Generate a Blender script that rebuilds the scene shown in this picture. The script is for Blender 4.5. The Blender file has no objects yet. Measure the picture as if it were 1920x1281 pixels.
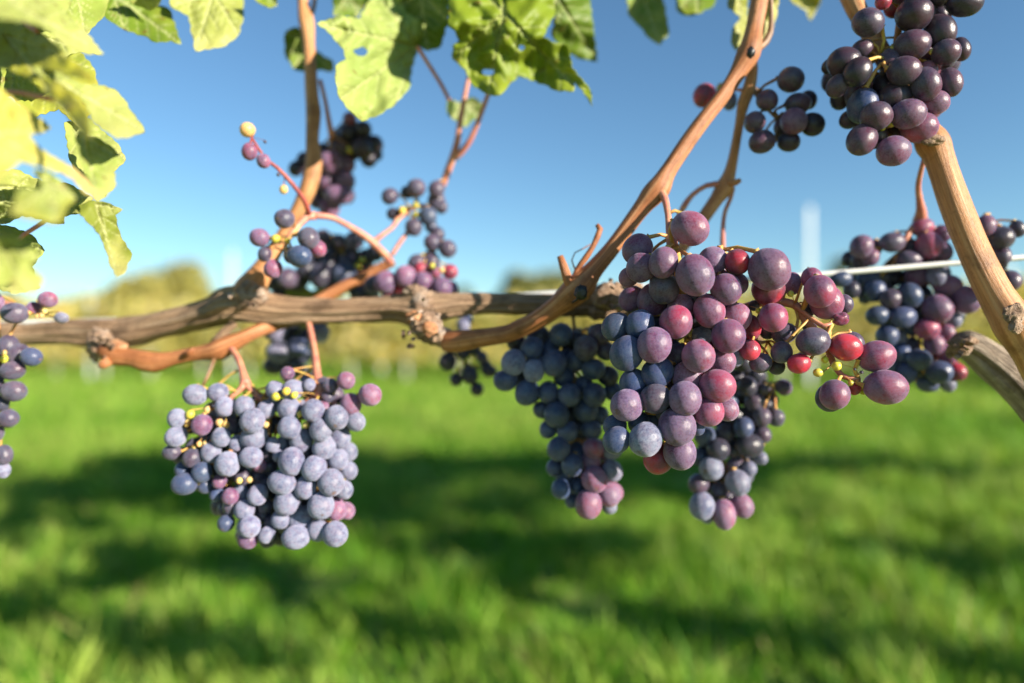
import bpy, bmesh, math, random
import numpy as np
from mathutils import Vector, Matrix, noise, geometry

# ------------------------------------------------------------------ camera, sky, sun
SC = bpy.context.scene
COL = SC.collection
CAM_H = 0.75
FPX = 1280.0                      # 24 mm lens on a 36 mm sensor, photograph 1920 px wide
cam = bpy.data.cameras.new('camera')
cam.lens = 24.0; cam.sensor_width = 36.0
cam.clip_start = 0.01; cam.clip_end = 2000
cam.dof.use_dof = True; cam.dof.focus_distance = 0.298; cam.dof.aperture_fstop = 2.6
camo = bpy.data.objects.new('camera', cam); COL.objects.link(camo)
camo.location = (0, 0, CAM_H); camo.rotation_euler = (math.radians(90), 0, 0)
SC.camera = camo

SUN_AZ, SUN_EL = 56.0, 19.5       # degrees to the right of straight behind the camera, height
a_, e_ = math.radians(SUN_AZ), math.radians(SUN_EL)
SUN = Vector((math.sin(a_) * math.cos(e_), -math.cos(a_) * math.cos(e_), math.sin(e_)))
world = bpy.data.worlds.new('World'); SC.world = world; world.use_nodes = True
wn, wl = world.node_tree.nodes, world.node_tree.links
sky = wn.new('ShaderNodeTexSky'); sky.sky_type = 'NISHITA'; sky.sun_disc = False
sky.sun_elevation = e_; sky.sun_rotation = math.radians(180 - SUN_AZ)
sky.altitude = 0; sky.air_density = 1.0; sky.dust_density = 0.0; sky.ozone_density = 2.2
tint = wn.new('ShaderNodeMix'); tint.data_type = 'RGBA'; tint.blend_type = 'MULTIPLY'; tint.inputs[0].default_value = 1.0
tint.inputs[7].default_value = (0.76, 1.0, 1.10, 1); wl.new(sky.outputs[0], tint.inputs[6])   # clear cyan autumn sky, all round
wl.new(tint.outputs[2], wn['Background'].inputs[0]); wn['Background'].inputs[1].default_value = 0.062
sl = bpy.data.lights.new('sun', 'SUN'); sl.energy = 5.0; sl.angle = math.radians(0.53); sl.color = (1.0, 0.90, 0.76)
so = bpy.data.objects.new('sun', sl); COL.objects.link(so)
so.rotation_euler = SUN.to_track_quat('Z', 'Y').to_euler()
SC.view_settings.view_transform = 'Standard'; SC.view_settings.look = 'None'
SC.view_settings.exposure = 1.28; SC.view_settings.gamma = 1.0; SC.view_settings.use_curve_mapping = False

rng = random.Random(11)
nrng = np.random.default_rng(5)

# ------------------------------------------------------------------ helpers
def P(px, py, Y):
    """place seen at pixel (px, py) of the 1920 px photograph, Y metres in front of the camera"""
    return Vector(((px - 960) / FPX * Y, Y, CAM_H - (py - 640.5) / FPX * Y))

def empty(name, loc):
    o = bpy.data.objects.new(name, None); COL.objects.link(o); o.location = loc
    o.empty_display_size = 0.02
    return o

def tag(o, label=None, cat=None, group=None, kind=None):
    if label: o['label'] = label
    if cat: o['category'] = cat
    if group: o['group'] = group
    if kind: o['kind'] = kind
    return o

def link(name, me, parent=None, loc=None):
    o = bpy.data.objects.new(name, me); COL.objects.link(o)
    if loc is not None: o.location = loc
    if parent is not None: o.parent = parent
    return o

def mesh_from(name, V, F, mat, smooth=True, attrs=None):
    me = bpy.data.meshes.new(name)
    me.from_pydata([tuple(v) for v in V], [], F)
    if attrs:
        for k, (typ, vals) in attrs.items():
            a = me.attributes.new(k, typ, 'POINT')
            if typ == 'FLOAT': a.data.foreach_set('value', np.asarray(vals, dtype=np.float32).ravel())
            elif typ == 'FLOAT_VECTOR': a.data.foreach_set('vector', np.asarray(vals, dtype=np.float32).ravel())
            else: a.data.foreach_set('color', np.asarray(vals, dtype=np.float32).ravel())
    if smooth: me.polygons.foreach_set('use_smooth', [True] * len(me.polygons))
    me.materials.append(mat); me.update()
    return me

def build(name, V, F, mat, parent=None, smooth=True, attrs=None):
    """one mesh object; V in world space; its origin at its middle, parented to an unrotated root"""
    V = [Vector(v) for v in V]
    c = sum(V, Vector()) / len(V)
    me = mesh_from(name, [v - c for v in V], F, mat, smooth, attrs)
    return link(name, me, parent, c - world_loc(parent) if parent is not None else c)

def world_loc(o):
    v = Vector(o.location)
    while o.parent is not None:
        o = o.parent; v += o.location
    return v

def catmull(pts, step):
    """resample [(Vector, r)] smoothly"""
    n = len(pts); out = []
    for i in range(n - 1):
        p0, p1, p2, p3 = pts[max(i - 1, 0)], pts[i], pts[i + 1], pts[min(i + 2, n - 1)]
        k = max(1, int((p2[0] - p1[0]).length / step))
        for j in range(k):
            t = j / k
            def f(a, b, c, d): return 0.5 * (2 * b + (c - a) * t + (2 * a - 5 * b + 4 * c - d) * t * t + (3 * b - a - 3 * c + d) * t ** 3)
            out.append((f(p0[0], p1[0], p2[0], p3[0]), max(f(p0[1], p1[1], p2[1], p3[1]), 1e-5)))
    out.append(pts[-1])
    return out

def tube_geo(pts, seg=8, step=None, rough=0.0, ridge=0.0, kr=10, seed=0.0, V=None, F=None, fib=None):
    """a tapering tube through [(Vector, r)], with capped ends; rough = lumps, ridge = long fibres"""
    V = [] if V is None else V; F = [] if F is None else F
    pts = catmull(pts, step) if step else pts
    n = len(pts); base = len(V); up = None; ln = 0.0
    for i, (p, r) in enumerate(pts):
        q0, q1 = pts[max(i - 1, 0)][0], pts[min(i + 1, n - 1)][0]
        d = (q1 - q0)
        d = d.normalized() if d.length > 1e-9 else Vector((0, 0, 1))
        if up is None: up = d.orthogonal().normalized()
        up = (up - d * up.dot(d)).normalized(); sd = d.cross(up)
        if i: ln += (p - pts[i - 1][0]).length
        for k in range(seg):
            a = 2 * math.pi * k / seg; ca, sa = math.cos(a), math.sin(a); rr = r
            if rough: rr *= 1 + rough * noise.noise(Vector((ca * 1.3 + seed, sa * 1.3, ln * 45)))
            if ridge: rr *= 1 + ridge * (noise.noise(Vector((ca * kr * .35, sa * kr * .35 + seed, ln * 16))) + .5 * noise.noise(Vector((ca * kr * .9, sa * kr * .9 + seed, ln * 30))))
            V.append(p + (up * ca + sd * sa) * rr)
            if fib is not None: fib.append((ca * 4 + seed, sa * 4, ln * 22))
    for i in range(n - 1):
        for k in range(seg):
            a, b = base + i * seg + k, base + i * seg + (k + 1) % seg
            F.append((a, b, b + seg, a + seg))
    F.append(tuple(base + k for k in reversed(range(seg)))); F.append(tuple(base + (n - 1) * seg + k for k in range(seg)))
    return V, F

def pxpath(rows):
    """[(px, py, half-width px, Y)] -> [(Vector, r)]"""
    return [(P(x, y, Y), h * Y / FPX) for x, y, h, Y in rows]

def lump_geo(c, rad, seed, sq=(1, 1, 1), sub=3, amp=.35, freq=1.6):
    bm = bmesh.new(); bmesh.ops.create_icosphere(bm, subdivisions=sub, radius=1.0)
    bm.verts.ensure_lookup_table()
    V = []
    for v in bm.verts:
        d = v.co.normalized()
        k = 1 + amp * (noise.noise(d * freq + Vector((seed, 0, 0))) + .6 * noise.noise(d * freq * 2.7 + Vector((0, seed, 0))) + .35 * noise.noise(d * freq * 6 + Vector((0, 0, seed))))
        V.append(Vector(c) + Vector((d.x * sq[0], d.y * sq[1], d.z * sq[2])) * rad * k)
    F = [tuple(v.index for v in f.verts) for f in bm.faces]; bm.free()
    return V, F

# ------------------------------------------------------------------ materials
def new_mat(name):
    m = bpy.data.materials.new(name); m.use_nodes = True
    nt = m.node_tree; b = nt.nodes['Principled BSDF']
    return m, nt, b

class N:
    """tiny node helper"""
    def __init__(s, nt): s.nt = nt
    def add(s, t, **kw):
        n = s.nt.nodes.new(t)
        for k, v in kw.items(): setattr(n, k, v)
        return n
    def set(s, sock, v):
        if isinstance(v, bpy.types.NodeSocket): s.nt.links.new(v, sock)
        elif isinstance(v, (tuple, list)) and len(v) == 3 and sock.type == 'RGBA': sock.default_value = (*v, 1)
        else: sock.default_value = v
    def mix(s, f, a, b, mode='MIX'):
        n = s.add('ShaderNodeMix', data_type='RGBA', blend_type=mode)
        s.set(n.inputs[0], f); s.set(n.inputs[6], a); s.set(n.inputs[7], b); return n.outputs[2]
    def math(s, op, a, b=0.0, clamp=False):
        n = s.add('ShaderNodeMath', operation=op, use_clamp=clamp); s.set(n.inputs[0], a); s.set(n.inputs[1], b); return n.outputs[0]
    def noise(s, vec, scale, detail=3, rough=.55, dist=0.0):
        n = s.add('ShaderNodeTexNoise'); s.set(n.inputs['Vector'], vec) if vec is not None else None
        n.inputs['Scale'].default_value = scale; n.inputs['Detail'].default_value = detail
        n.inputs['Roughness'].default_value = rough; n.inputs['Distortion'].default_value = dist; return n.outputs[0]
    def ramp(s, f, a, b):
        n = s.add('ShaderNodeMapRange'); s.set(n.inputs[0], f); n.inputs[1].default_value = a; n.inputs[2].default_value = b
        return n.outputs[0]
    def obj(s): return s.add('ShaderNodeTexCoord').outputs['Object']
    def geo(s): return s.add('ShaderNodeNewGeometry').outputs['Position']
    def bump(s, h, strength, dist):
        n = s.add('ShaderNodeBump'); s.set(n.inputs['Height'], h); n.inputs['Strength'].default_value = strength
        n.inputs['Distance'].default_value = dist; return n.outputs[0]
    def attr(s, name): return s.add('ShaderNodeAttribute', attribute_name=name)

def grape_material(name, sss, bloom_col, scale=.006, dark=(.28, .8, 1.0)):
    """skin colour = object colour, alpha = how much waxy bloom lies on it"""
    m, nt, b = new_mat(name); n = N(nt)
    oi = n.add('ShaderNodeObjectInfo')
    rv = n.add('ShaderNodeVectorMath', operation='ADD'); n.set(rv.inputs[0], n.obj())
    cr = n.add('ShaderNodeCombineXYZ'); k = n.math('MULTIPLY', oi.outputs['Random'], 37.0)
    n.set(cr.inputs[0], k); n.set(cr.inputs[1], k); n.set(rv.inputs[1], cr.outputs[0]); vec = rv.outputs[0]
    big = n.ramp(n.noise(vec, 1.1, 3, .6), .34, .60)
    streak = n.noise(vec, 3.0, 5, .7, 2.2)
    fine = n.noise(vec, 9.5, 3, .75)
    amt = n.math('ADD', n.math('MULTIPLY', big, .40), n.math('MULTIPLY', n.ramp(streak, .36, .62), .42))
    amt = n.math('ADD', amt, n.math('MULTIPLY', n.ramp(fine, .38, .58), .34))
    amt = n.math('ADD', n.math('MULTIPLY', n.ramp(amt, .15, .85), .82), .16)
    amt = n.math('MULTIPLY', amt, oi.outputs['Alpha'], True)
    vo = n.add('ShaderNodeTexVoronoi'); n.set(vo.inputs['Vector'], vec); vo.inputs['Scale'].default_value = 4.6
    dots = n.ramp(vo.outputs['Distance'], .085, .16)
    keep = n.ramp(n.noise(vec, 3.2, 1), .44, .52)
    dots = n.math('MAXIMUM', dots, keep)
    amt = n.math('MULTIPLY', amt, n.math('ADD', n.math('MULTIPLY', dots, .8), .2))
    dk = n.mix(1.0, oi.outputs['Color'], dark, 'MULTIPLY')
    skin = n.mix(n.ramp(n.noise(vec, .75, 2, .5), .36, .62), oi.outputs['Color'], dk)
    bl = n.mix(.15, bloom_col, oi.outputs['Color'])
    bl = n.mix(n.math('MULTIPLY', n.ramp(n.noise(vec, 2.7, 3), .42, .7), .35), bl, (0.31, 0.17, 0.235))
    sep = n.add('ShaderNodeSeparateXYZ'); n.set(sep.inputs[0], n.obj())
    scar = n.math('MULTIPLY', n.ramp(sep.outputs[2], -.975, -.992), n.ramp(n.noise(vec, 8, 2), .35, .5))
    bl = n.mix(scar, bl, (0.16, 0.085, 0.04))
    nrm = n.bump(n.math('ADD', fine, n.math('MULTIPLY', streak, .6)), .12, .02)
    # the see-through skin
    n.set(b.inputs['Base Color'], skin); b.inputs['Roughness'].default_value = .30
    b.inputs['Specular IOR Level'].default_value = .45
    b.inputs['Subsurface Weight'].default_value = sss
    b.inputs['Subsurface Radius'].default_value = (1.0, .10, .16); b.inputs['Subsurface Scale'].default_value = scale
    n.set(b.inputs['Normal'], nrm)
    # the dusty bloom on it
    b2 = n.add('ShaderNodeBsdfPrincipled'); n.set(b2.inputs['Base Color'], bl)
    b2.inputs['Diffuse Roughness'].default_value = 1.0; b2.inputs['Sheen Weight'].default_value = .22; b2.inputs['Sheen Roughness'].default_value = .4; b2.inputs['Sheen Tint'].default_value = (.8, .8, 1, 1)
    b2.inputs['Roughness'].default_value = .6; b2.inputs['Specular IOR Level'].default_value = .5
    n.set(b2.inputs['Normal'], nrm)
    mx = n.add('ShaderNodeMixShader'); n.set(mx.inputs[0], n.math('MAXIMUM', amt, scar))
    nt.links.new(b.outputs[0], mx.inputs[1]); nt.links.new(b2.outputs[0], mx.inputs[2])
    nt.links.new(mx.outputs[0], nt.nodes['Material Output'].inputs[0])
    return m

MG_DARK = grape_material('grape_skin_dark', .15, (0.27, 0.295, 0.40), .003)
MG_RED = grape_material('grape_skin_red', 1.0, (0.265, 0.20, 0.325), .007)
MG_GREEN = grape_material('grape_skin_green', .6, (0.6, 0.6, 0.3), .003, (.8, .85, .7))

def wood_material(name, c1, c2, c3, fine=1.0, bumpd=.0012, rough=.75, bs=.8, fibre=True):
    """fibres run along the limb: attribute 'fib' = (round, round, along)"""
    m, nt, b = new_mat(name); n = N(nt)
    if fibre: v = n.attr('fib').outputs['Vector']
    else:
        mp = n.add('ShaderNodeMapping'); n.set(mp.inputs[0], n.geo()); mp.inputs['Scale'].default_value = (220, 220, 220); v = mp.outputs[0]
    f1 = n.noise(v, 1.7 * fine, 5, .7, .4); f2 = n.noise(v, .55 * fine, 3, .6); f3 = n.noise(n.geo(), 55, 4, .65); f4 = n.noise(n.geo(), 420, 3, .7)
    col = n.mix(n.ramp(f1, .36, .62), c1, c2)
    col = n.mix(n.math('MULTIPLY', n.ramp(f2, .5, .70), .8), col, c3)
    col = n.mix(n.math('MULTIPLY', n.ramp(f3, .52, .68), .55), col, tuple(x * .4 for x in c1))
    col = n.mix(n.math('MULTIPLY', n.ramp(f4, .56, .70), .45), col, tuple(x * .5 for x in c1))
    n.set(b.inputs['Base Color'], col); b.inputs['Roughness'].default_value = rough
    b.inputs['Specular IOR Level'].default_value = .35
    h = n.math('ADD', n.math('ADD', f1, n.math('MULTIPLY', f2, .8)), n.math('MULTIPLY', f4, .25))
    n.set(b.inputs['Normal'], n.bump(h, bs, bumpd))
    return m

M_BARK = wood_material('old_bark', (0.16, 0.092, 0.052), (0.50, 0.325, 0.195), (0.54, 0.40, 0.27), 1.0, .003, .8, 1.0)
M_BURR = wood_material('flaking_bark', (0.19, 0.115, 0.075), (0.44, 0.30, 0.20), (0.60, 0.50, 0.42), 1.0, .003, .8, 1.0, False)
M_CANE = wood_material('cane_bark', (0.30, 0.125, 0.048), (0.55, 0.26, 0.10), (0.62, 0.36, 0.17), .9, .0007, .5, .7)
M_CANE_RED = wood_material('young_cane_bark', (0.21, 0.072, 0.028), (0.44, 0.175, 0.066), (0.52, 0.27, 0.13), .9, .0007, .48, .7)
M_STUB = wood_material('weathered_stub_bark', (0.14, 0.10, 0.07), (0.50, 0.41, 0.31), (0.58, 0.50, 0.40), 1.0, .003, .8, 1.0)
M_DRY = wood_material('dry_tendril', (0.20, 0.07, 0.03), (0.36, 0.13, 0.05), (0.3, 0.15, 0.08), 1.0, .0003, .55, .5, False)
M_RAW = wood_material('raw_wood', (0.26, 0.10, 0.045), (0.42, 0.20, 0.09), (0.52, 0.32, 0.18), 1.0, .001, .7, .8, False)

def stalk_material(name, c1, c2, sss=.3):
    m, nt, b = new_mat(name); n = N(nt)
    f = n.noise(n.geo(), 140, 3, .6)
    col = n.mix(n.ramp(f, .35, .65), c1, c2)
    n.set(b.inputs['Base Color'], col); b.inputs['Roughness'].default_value = .5
    b.inputs['Subsurface Weight'].default_value = sss; b.inputs['Subsurface Scale'].default_value = .002
    b.inputs['Subsurface Radius'].default_value = (1, .5, .3)
    n.set(b.inputs['Normal'], n.bump(n.noise(n.geo(), 700, 2), .3, .0004))
    return m
M_STALK = stalk_material('stalk_yellow', (0.48, 0.36, 0.08), (0.55, 0.25, 0.09))
M_STALK_PINK = stalk_material('stalk_pink', (0.42, 0.14, 0.11), (0.54, 0.26, 0.15))
M_STALK_RED = stalk_material('stalk_dark_red', (0.22, 0.035, 0.035), (0.34, 0.075, 0.05))
M_STALK_BROWN = stalk_material('stalk_brown', (0.16, 0.09, 0.045), (0.26, 0.14, 0.06), 0)

def leaf_material(name, trans=.38, gloss=.5):
    """colours ride on the vertex colour 'col' (the leaf's own autumn colour), veins on 'vein'"""
    m, nt, b = new_mat(name); n = N(nt)
    at = n.attr('col'); ve = n.attr('vein')
    f = n.noise(n.geo(), 55, 4, .6); g = n.noise(n.geo(), 320, 2, .6)
    col = n.mix(n.math('MULTIPLY', n.ramp(f, .42, .75), .35), at.outputs['Color'], n.mix(1.0, at.outputs['Color'], (.62, .72, .55), 'MULTIPLY'))
    col = n.mix(n.math('MULTIPLY', n.ramp(g, .5, .7), .12), col, (0.3, 0.26, 0.08))
    col = n.mix(n.math('MULTIPLY', n.ramp(n.noise(n.geo(), 130, 2, .5), .66, .72), .6), col, (0.20, 0.10, 0.03))
    veinc = n.mix(.7, at.outputs['Color'], (0.66, 0.66, 0.34))
    col = n.mix(n.math('MULTIPLY', ve.outputs['Fac'], .95), col, veinc)
    n.set(b.inputs['Base Color'], col); b.inputs['Roughness'].default_value = gloss
    b.inputs['Specular IOR Level'].default_value = .35
    h = n.math('ADD', n.math('MULTIPLY', ve.outputs['Fac'], -1.2), g)
    n.set(b.inputs['Normal'], n.bump(h, .5, .0008))
    tr = n.add('ShaderNodeBsdfTranslucent'); n.set(tr.inputs[0], n.mix(1.0, col, (1.0, .95, .45), 'MULTIPLY'))
    mx = n.add('ShaderNodeMixShader'); mx.inputs[0].default_value = trans
    nt.links.new(b.outputs[0], mx.inputs[1]); nt.links.new(tr.outputs[0], mx.inputs[2])
    nt.links.new(mx.outputs[0], nt.nodes['Material Output'].inputs[0])
    return m
M_LEAF = leaf_material('vine_leaf')

def foliage_material(name, trans=.35):
    m, nt, b = new_mat(name); n = N(nt)
    at = n.attr('col'); n.set(b.inputs['Base Color'], at.outputs['Color'])
    b.inputs['Roughness'].default_value = .55; b.inputs['Specular IOR Level'].default_value = .3
    tr = n.add('ShaderNodeBsdfTranslucent'); n.set(tr.inputs[0], n.mix(1.0, at.outputs['Color'], (1, 1, .6), 'MULTIPLY'))
    mx = n.add('ShaderNodeMixShader'); mx.inputs[0].default_value = trans
    nt.links.new(b.outputs[0], mx.inputs[1]); nt.links.new(tr.outputs[0], mx.inputs[2])
    nt.links.new(mx.outputs[0], nt.nodes['Material Output'].inputs[0])
    return m
M_FOL = foliage_material('foliage', .45)
M_GRASS = foliage_material('grass_blades', .4)

def plain(name, col, rough=.6, metal=0.0, nscale=30, var=.25):
    m, nt, b = new_mat(name); n = N(nt)
    f = n.noise(n.geo(), nscale, 4, .6)
    n.set(b.inputs['Base Color'], n.mix(n.ramp(f, .3, .7), tuple(x * (1 - var) for x in col), col))
    b.inputs['Roughness'].default_value = rough; b.inputs['Metallic'].default_value = metal
    return m
M_WIRE = plain('galvanised_wire', (0.85, 0.85, 0.83), .5, .25, 300, .15)
M_POST = plain('white_post', (0.72, 0.74, 0.74), .5, .1, 6, .12)
M_GUARD = plain('pale_guard', (0.60, 0.58, 0.48), .6, 0, 8, .12)
M_TRUNK = plain('far_trunk', (0.12, 0.085, 0.055), .8, 0, 20, .4)
M_TIE = plain('black_tie', (0.012, 0.012, 0.013), .45, 0, 200, .3)

# ------------------------------------------------------------------ the ground
def ground():
    m, nt, b = new_mat('turf'); n = N(nt)
    g = n.geo()
    c = n.mix(n.ramp(n.noise(g, 1.1, 4, .6), .35, .65), (0.17, 0.25, 0.045), (0.33, 0.37, 0.12))
    c = n.mix(n.math('MULTIPLY', n.ramp(n.noise(g, 22, 3, .7), .5, .75), .5), c, (0.05, 0.045, 0.018))
    n.set(b.inputs['Base Color'], c); b.inputs['Roughness'].default_value = .9; b.inputs['Specular IOR Level'].default_value = .1
    V, F = [], []
    xs = sorted(set([-600, -200, -80, -40] + [i * 1.0 for i in range(-20, 21)] + [40, 80, 200, 600]))
    ys = sorted(set([-200, -40, -10] + [i * 1.0 for i in range(-4, 26)] + [40, 80, 160, 400, 900]))
    for y in ys:
        for x in xs:
            V.append((x, y, gz(x, y)))
    w = len(xs)
    for j in range(len(ys) - 1):
        for i in range(w - 1): F.append((j * w + i, j * w + i + 1, (j + 1) * w + i + 1, (j + 1) * w + i))
    me = mesh_from('ground', V, F, m)
    tag(link('ground', me), kind='structure')

def gz(x, y):
    return 0.03 * noise.noise(Vector((x * .35, y * .35, 3.1)))
ground()

def grass():
    blades = []
    def band(y0, y1, dens, hmul, wmul):
        area = (y1 - y0) * ((y0 + y1) * 1.05 + 2.0)
        k = int(area * dens)
        Y = np.sqrt(nrng.uniform(y0 ** 2, y1 ** 2, k)); X = nrng.uniform(-1, 1, k) * (Y * 1.05 + 1.0)
        return X, Y, np.full(k, hmul), np.full(k, wmul)
    parts = [band(1.15, 3.4, 4000, 1, 1), band(3.4, 7, 1700, 1.05, 1.5), band(7, 15, 420, 1.1, 2.6), band(15, 26, 90, 1.2, 5)]
    X, Y, H, Wd = [np.concatenate([p[i] for p in parts]) for i in range(4)]
    k = len(X)
    def nz(sc, seed):
        return np.array([noise.noise(Vector((x * sc + seed, y * sc, seed))) for x, y in zip(X, Y)])
    n1, n2, n3 = nz(2.6, 1.7), nz(.8, 9.2), nz(7.0, 4.4)
    hgt = .080 * H * (1 + .6 * n1 + .35 * n2 + .9 * n3) * nrng.uniform(.55, 1.35, k); hgt = np.clip(hgt, .015, .2)
    wid = .0034 * Wd * nrng.uniform(.7, 1.4, k)
    ang = nrng.uniform(0, 2 * np.pi, k); lean = nrng.uniform(.15, .95, k) * hgt
    la = nrng.normal(2.6, 1.5, k)
    dx, dy = np.cos(ang) * wid, np.sin(ang) * wid
    lx, ly = np.cos(la) * lean, np.sin(la) * lean
    Z = np.array([gz(x, y) for x, y in zip(X, Y)]) - .004
    V = np.zeros((k, 5, 3), np.float32)
    V[:, 0] = np.stack([X - dx, Y - dy, Z], 1); V[:, 1] = np.stack([X + dx, Y + dy, Z], 1)
    V[:, 2] = np.stack([X - dx * .8 + lx * .38, Y - dy * .8 + ly * .38, Z + hgt * .62], 1)
    V[:, 3] = np.stack([X + dx * .8 + lx * .38, Y + dy * .8 + ly * .38, Z + hgt * .62], 1)
    V[:, 4] = np.stack([X + lx, Y + ly, Z + hgt], 1)
    base = np.array([[0.125, 0.30, 0.010], [0.18, 0.37, 0.022], [0.36, 0.48, 0.08], [0.07, 0.23, 0.007]])
    w = np.clip(.5 + .8 * n2 + .5 * n1 + nrng.normal(0, .25, k), 0, 1)[:, None]
    c = base[0] * (1 - w) + base[2] * w
    pick = nrng.uniform(0, 1, k)
    c[pick < .25] = base[3]; c[pick > .955] = (0.30, 0.25, 0.09)
    c *= nrng.uniform(.75, 1.25, (k, 1))
    colr = np.ones((k, 5, 4), np.float32); colr[:, :, :3] = c[:, None, :]
    me = bpy.data.meshes.new('grass'); me.vertices.add(k * 5); me.vertices.foreach_set('co', V.ravel())
    b5 = (np.arange(k) * 5)[:, None]
    loops = np.concatenate([b5 + np.array([[0, 1, 3, 2]]), b5 + np.array([[2, 3, 4]])], 1).ravel()
    me.loops.add(k * 7); me.loops.foreach_set('vertex_index', loops.astype(np.int32))
    me.polygons.add(k * 2)
    st = np.stack([np.arange(k) * 7, np.arange(k) * 7 + 4], 1).ravel()
    me.polygons.foreach_set('loop_start', st.astype(np.int32))
    a = me.attributes.new('col', 'FLOAT_COLOR', 'POINT'); a.data.foreach_set('color', colr.ravel())
    me.materials.append(M_GRASS); me.update(calc_edges=True); me.validate()
    tag(link('grass', me), 'lush green grass between the vine rows', 'grass', kind='stuff')
grass()

# ------------------------------------------------------------------ leafy masses far and overhead
LEAF5 = [(0, -.42), (.34, -.5), (.5, -.12), (.36, .02), (.44, .34), (.16, .26), (0, .58), (-.16, .26), (-.44, .34), (-.36, .02), (-.5, -.12), (-.34, -.5)]
def facing(r):
    """leaves turn towards the sun side, loosely"""
    d = Vector(r.normal(0, .62, 3)) + Vector((.45, -.72, .40)); d.normalize()
    return d.to_track_quat('Z', 'Y').to_matrix() @ Matrix.Rotation(r.uniform(0, 6.28), 3, 'Z')
def leaf_cloud(centres, size, cols, seed, jitter=.35, vary=.4):
    """a numpy cloud of small lobed leaves, returned as V, F, colours"""
    r = np.random.default_rng(seed); V, F, C = [], [], []
    for c in centres:
        s = size * r.uniform(1 - vary, 1 + vary)
        q = facing(r)
        b = len(V); cc = np.array(cols[r.integers(len(cols))]) * r.uniform(.75, 1.25)
        V.append(Vector(c)); C.append((*cc, 1))
        fold = r.uniform(-.2, .35)
        for (u, v) in LEAF5:
            V.append(Vector(c) + q @ Vector((u * s, v * s, abs(u) * s * fold))); C.append((*cc, 1))
        for k in range(12): F.append((b, b + 1 + k, b + 1 + (k + 1) % 12))
    return V, F, C

def small_cloud(centres, size, cols, seed):
    """leaf clumps for far crowns: folded quads"""
    r = np.random.default_rng(seed); V, F, C = [], [], []
    for c in centres:
        s = size * r.uniform(.6, 1.4)
        q = facing(r)
        b = len(V); cc = np.array(cols[r.integers(len(cols))]) * r.uniform(.7, 1.3)
        for co in ((-.5, 0, 0), (0, -.3, .1), (.5, 0, 0), (0, .3, .1)):
            V.append(Vector(c) + q @ (Vector(co) * s)); C.append((*cc, 1))
        F.append((b, b + 1, b + 2, b + 3))
    return V, F, C

YELL = [(0.62, 0.55, 0.26), (0.55, 0.50, 0.24), (0.72, 0.58, 0.14), (0.66, 0.58, 0.17), (0.52, 0.52, 0.14), (0.72, 0.58, 0.22), (0.44, 0.47, 0.12), (0.70, 0.52, 0.15)]
# the next row: line from far left to near right
def row_y(x, off=0.0): return 12.0 + off - .20 * x
def row_h(x): return 1.42 + .017 * (x + 11)

def far_vine_meshes():
    out = []
    for s in range(3):
        r = np.random.default_rng(100 + s); cs = []
        for i in range(560):
            u = r.normal(0, .45); h = r.beta(1.35, 1.25)
            cs.append((u, r.normal(0, .09), .42 + h * 1.20))
        V, F, C = leaf_cloud(cs, .115, YELL, 200 + s)
        fol = mesh_from('foliage', V, F, M_FOL, False, {'col': ('FLOAT_COLOR', C)})
        V, F = tube_geo([(Vector((0, 0, 0)), .028), (Vector((.02, 0, .4)), .024), (Vector((-.02, .01, .8)), .02), (Vector((.03, 0, 1.3)), .010)], 7, .1, .3, seed=s)
        tr = mesh_from('trunk', V, F, M_TRUNK)
        V, F = tube_geo([(Vector((0, 0, 0)), .038), (Vector((0, 0, .3)), .038), (Vector((.01, 0, .62)), .040)], 10)
        gd = mesh_from('trunk_guard', V, F, M_GUARD)
        out.append((fol, tr, gd))
    return out
FV = far_vine_meshes()
x = -16.5; i = 0
while x < 12.0:
    yy = row_y(x); fol, tr, gd = FV[i % 3]
    o = empty('grapevine', (x, yy, gz(x, yy)))
    tag(o, 'yellowing vine with pale trunk guard in the blurred row behind', 'grapevine', 'vines of the next row')
    f = link('foliage', fol, o); f.scale = (1, 1, row_h(x) / 1.67 * rng.uniform(.86, 1.08)); f.rotation_euler = (0, 0, rng.uniform(-.2, .2) - .34 + (math.pi if rng.random() < .5 else 0) + .14)
    tag(f, kind='stuff')
    link('trunk', tr, o)
    link('trunk_guard', gd, o)
    x += rng.uniform(.95, 1.2); i += 1

def trellis_post(px, Y, top_py, label):
    base = P(px, 640, Y); base.z = gz(base.x, base.y) - .05
    top = CAM_H + (640.5 - top_py) / FPX * Y
    o = empty('trellis_post', base); tag(o, label, 'post', 'white posts of the next row')
    # a folded steel profile: web and two flanges, with hook notches
    w, d, t, h = .028, .026, .006, top - base.z
    def bx(x0, x1, y0, y1, z0, z1):
        return [(x0, y0, z0), (x1, y0, z0), (x1, y1, z0), (x0, y1, z0), (x0, y0, z1), (x1, y0, z1), (x1, y1, z1), (x0, y1, z1)], \
               [(0, 3, 2, 1), (4, 5, 6, 7), (0, 1, 5, 4), (1, 2, 6, 5), (2, 3, 7, 6), (3, 0, 4, 7)]
    for nm, (x0, x1, y0, y1, z0, z1) in (('web', (-w, w, 0, t, 0, h)), ('flange', (-w - .003, -w + t, t, d, .001, h - .002)), ('flange', (w - t, w + .003, t, d, .001, h - .002))):
        V, F = bx(x0, x1, y0, y1, z0, z1)
        link(nm, mesh_from(nm, V, F, M_POST, False), o)
    for k in range(10):
        V, F = bx(-w - .014, -w - .003, .006, .022, h - .15 - k * .2, h - .11 - k * .2)
        link('hook', mesh_from('hook', V, F, M_POST, False), o)
trellis_post(435, 12.9, 472, 'white metal post of next row, above left end of cordon')
trellis_post(1520, 10.95, 388, 'tall white metal post standing behind the frontmost grape bunch')
trellis_post(168, 13.6, 560, 'short white post of next row, lower left of picture')
trellis_post(715, 14.9, 556, 'faint pale post seen under the arm beside the pink upper grapes')
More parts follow.
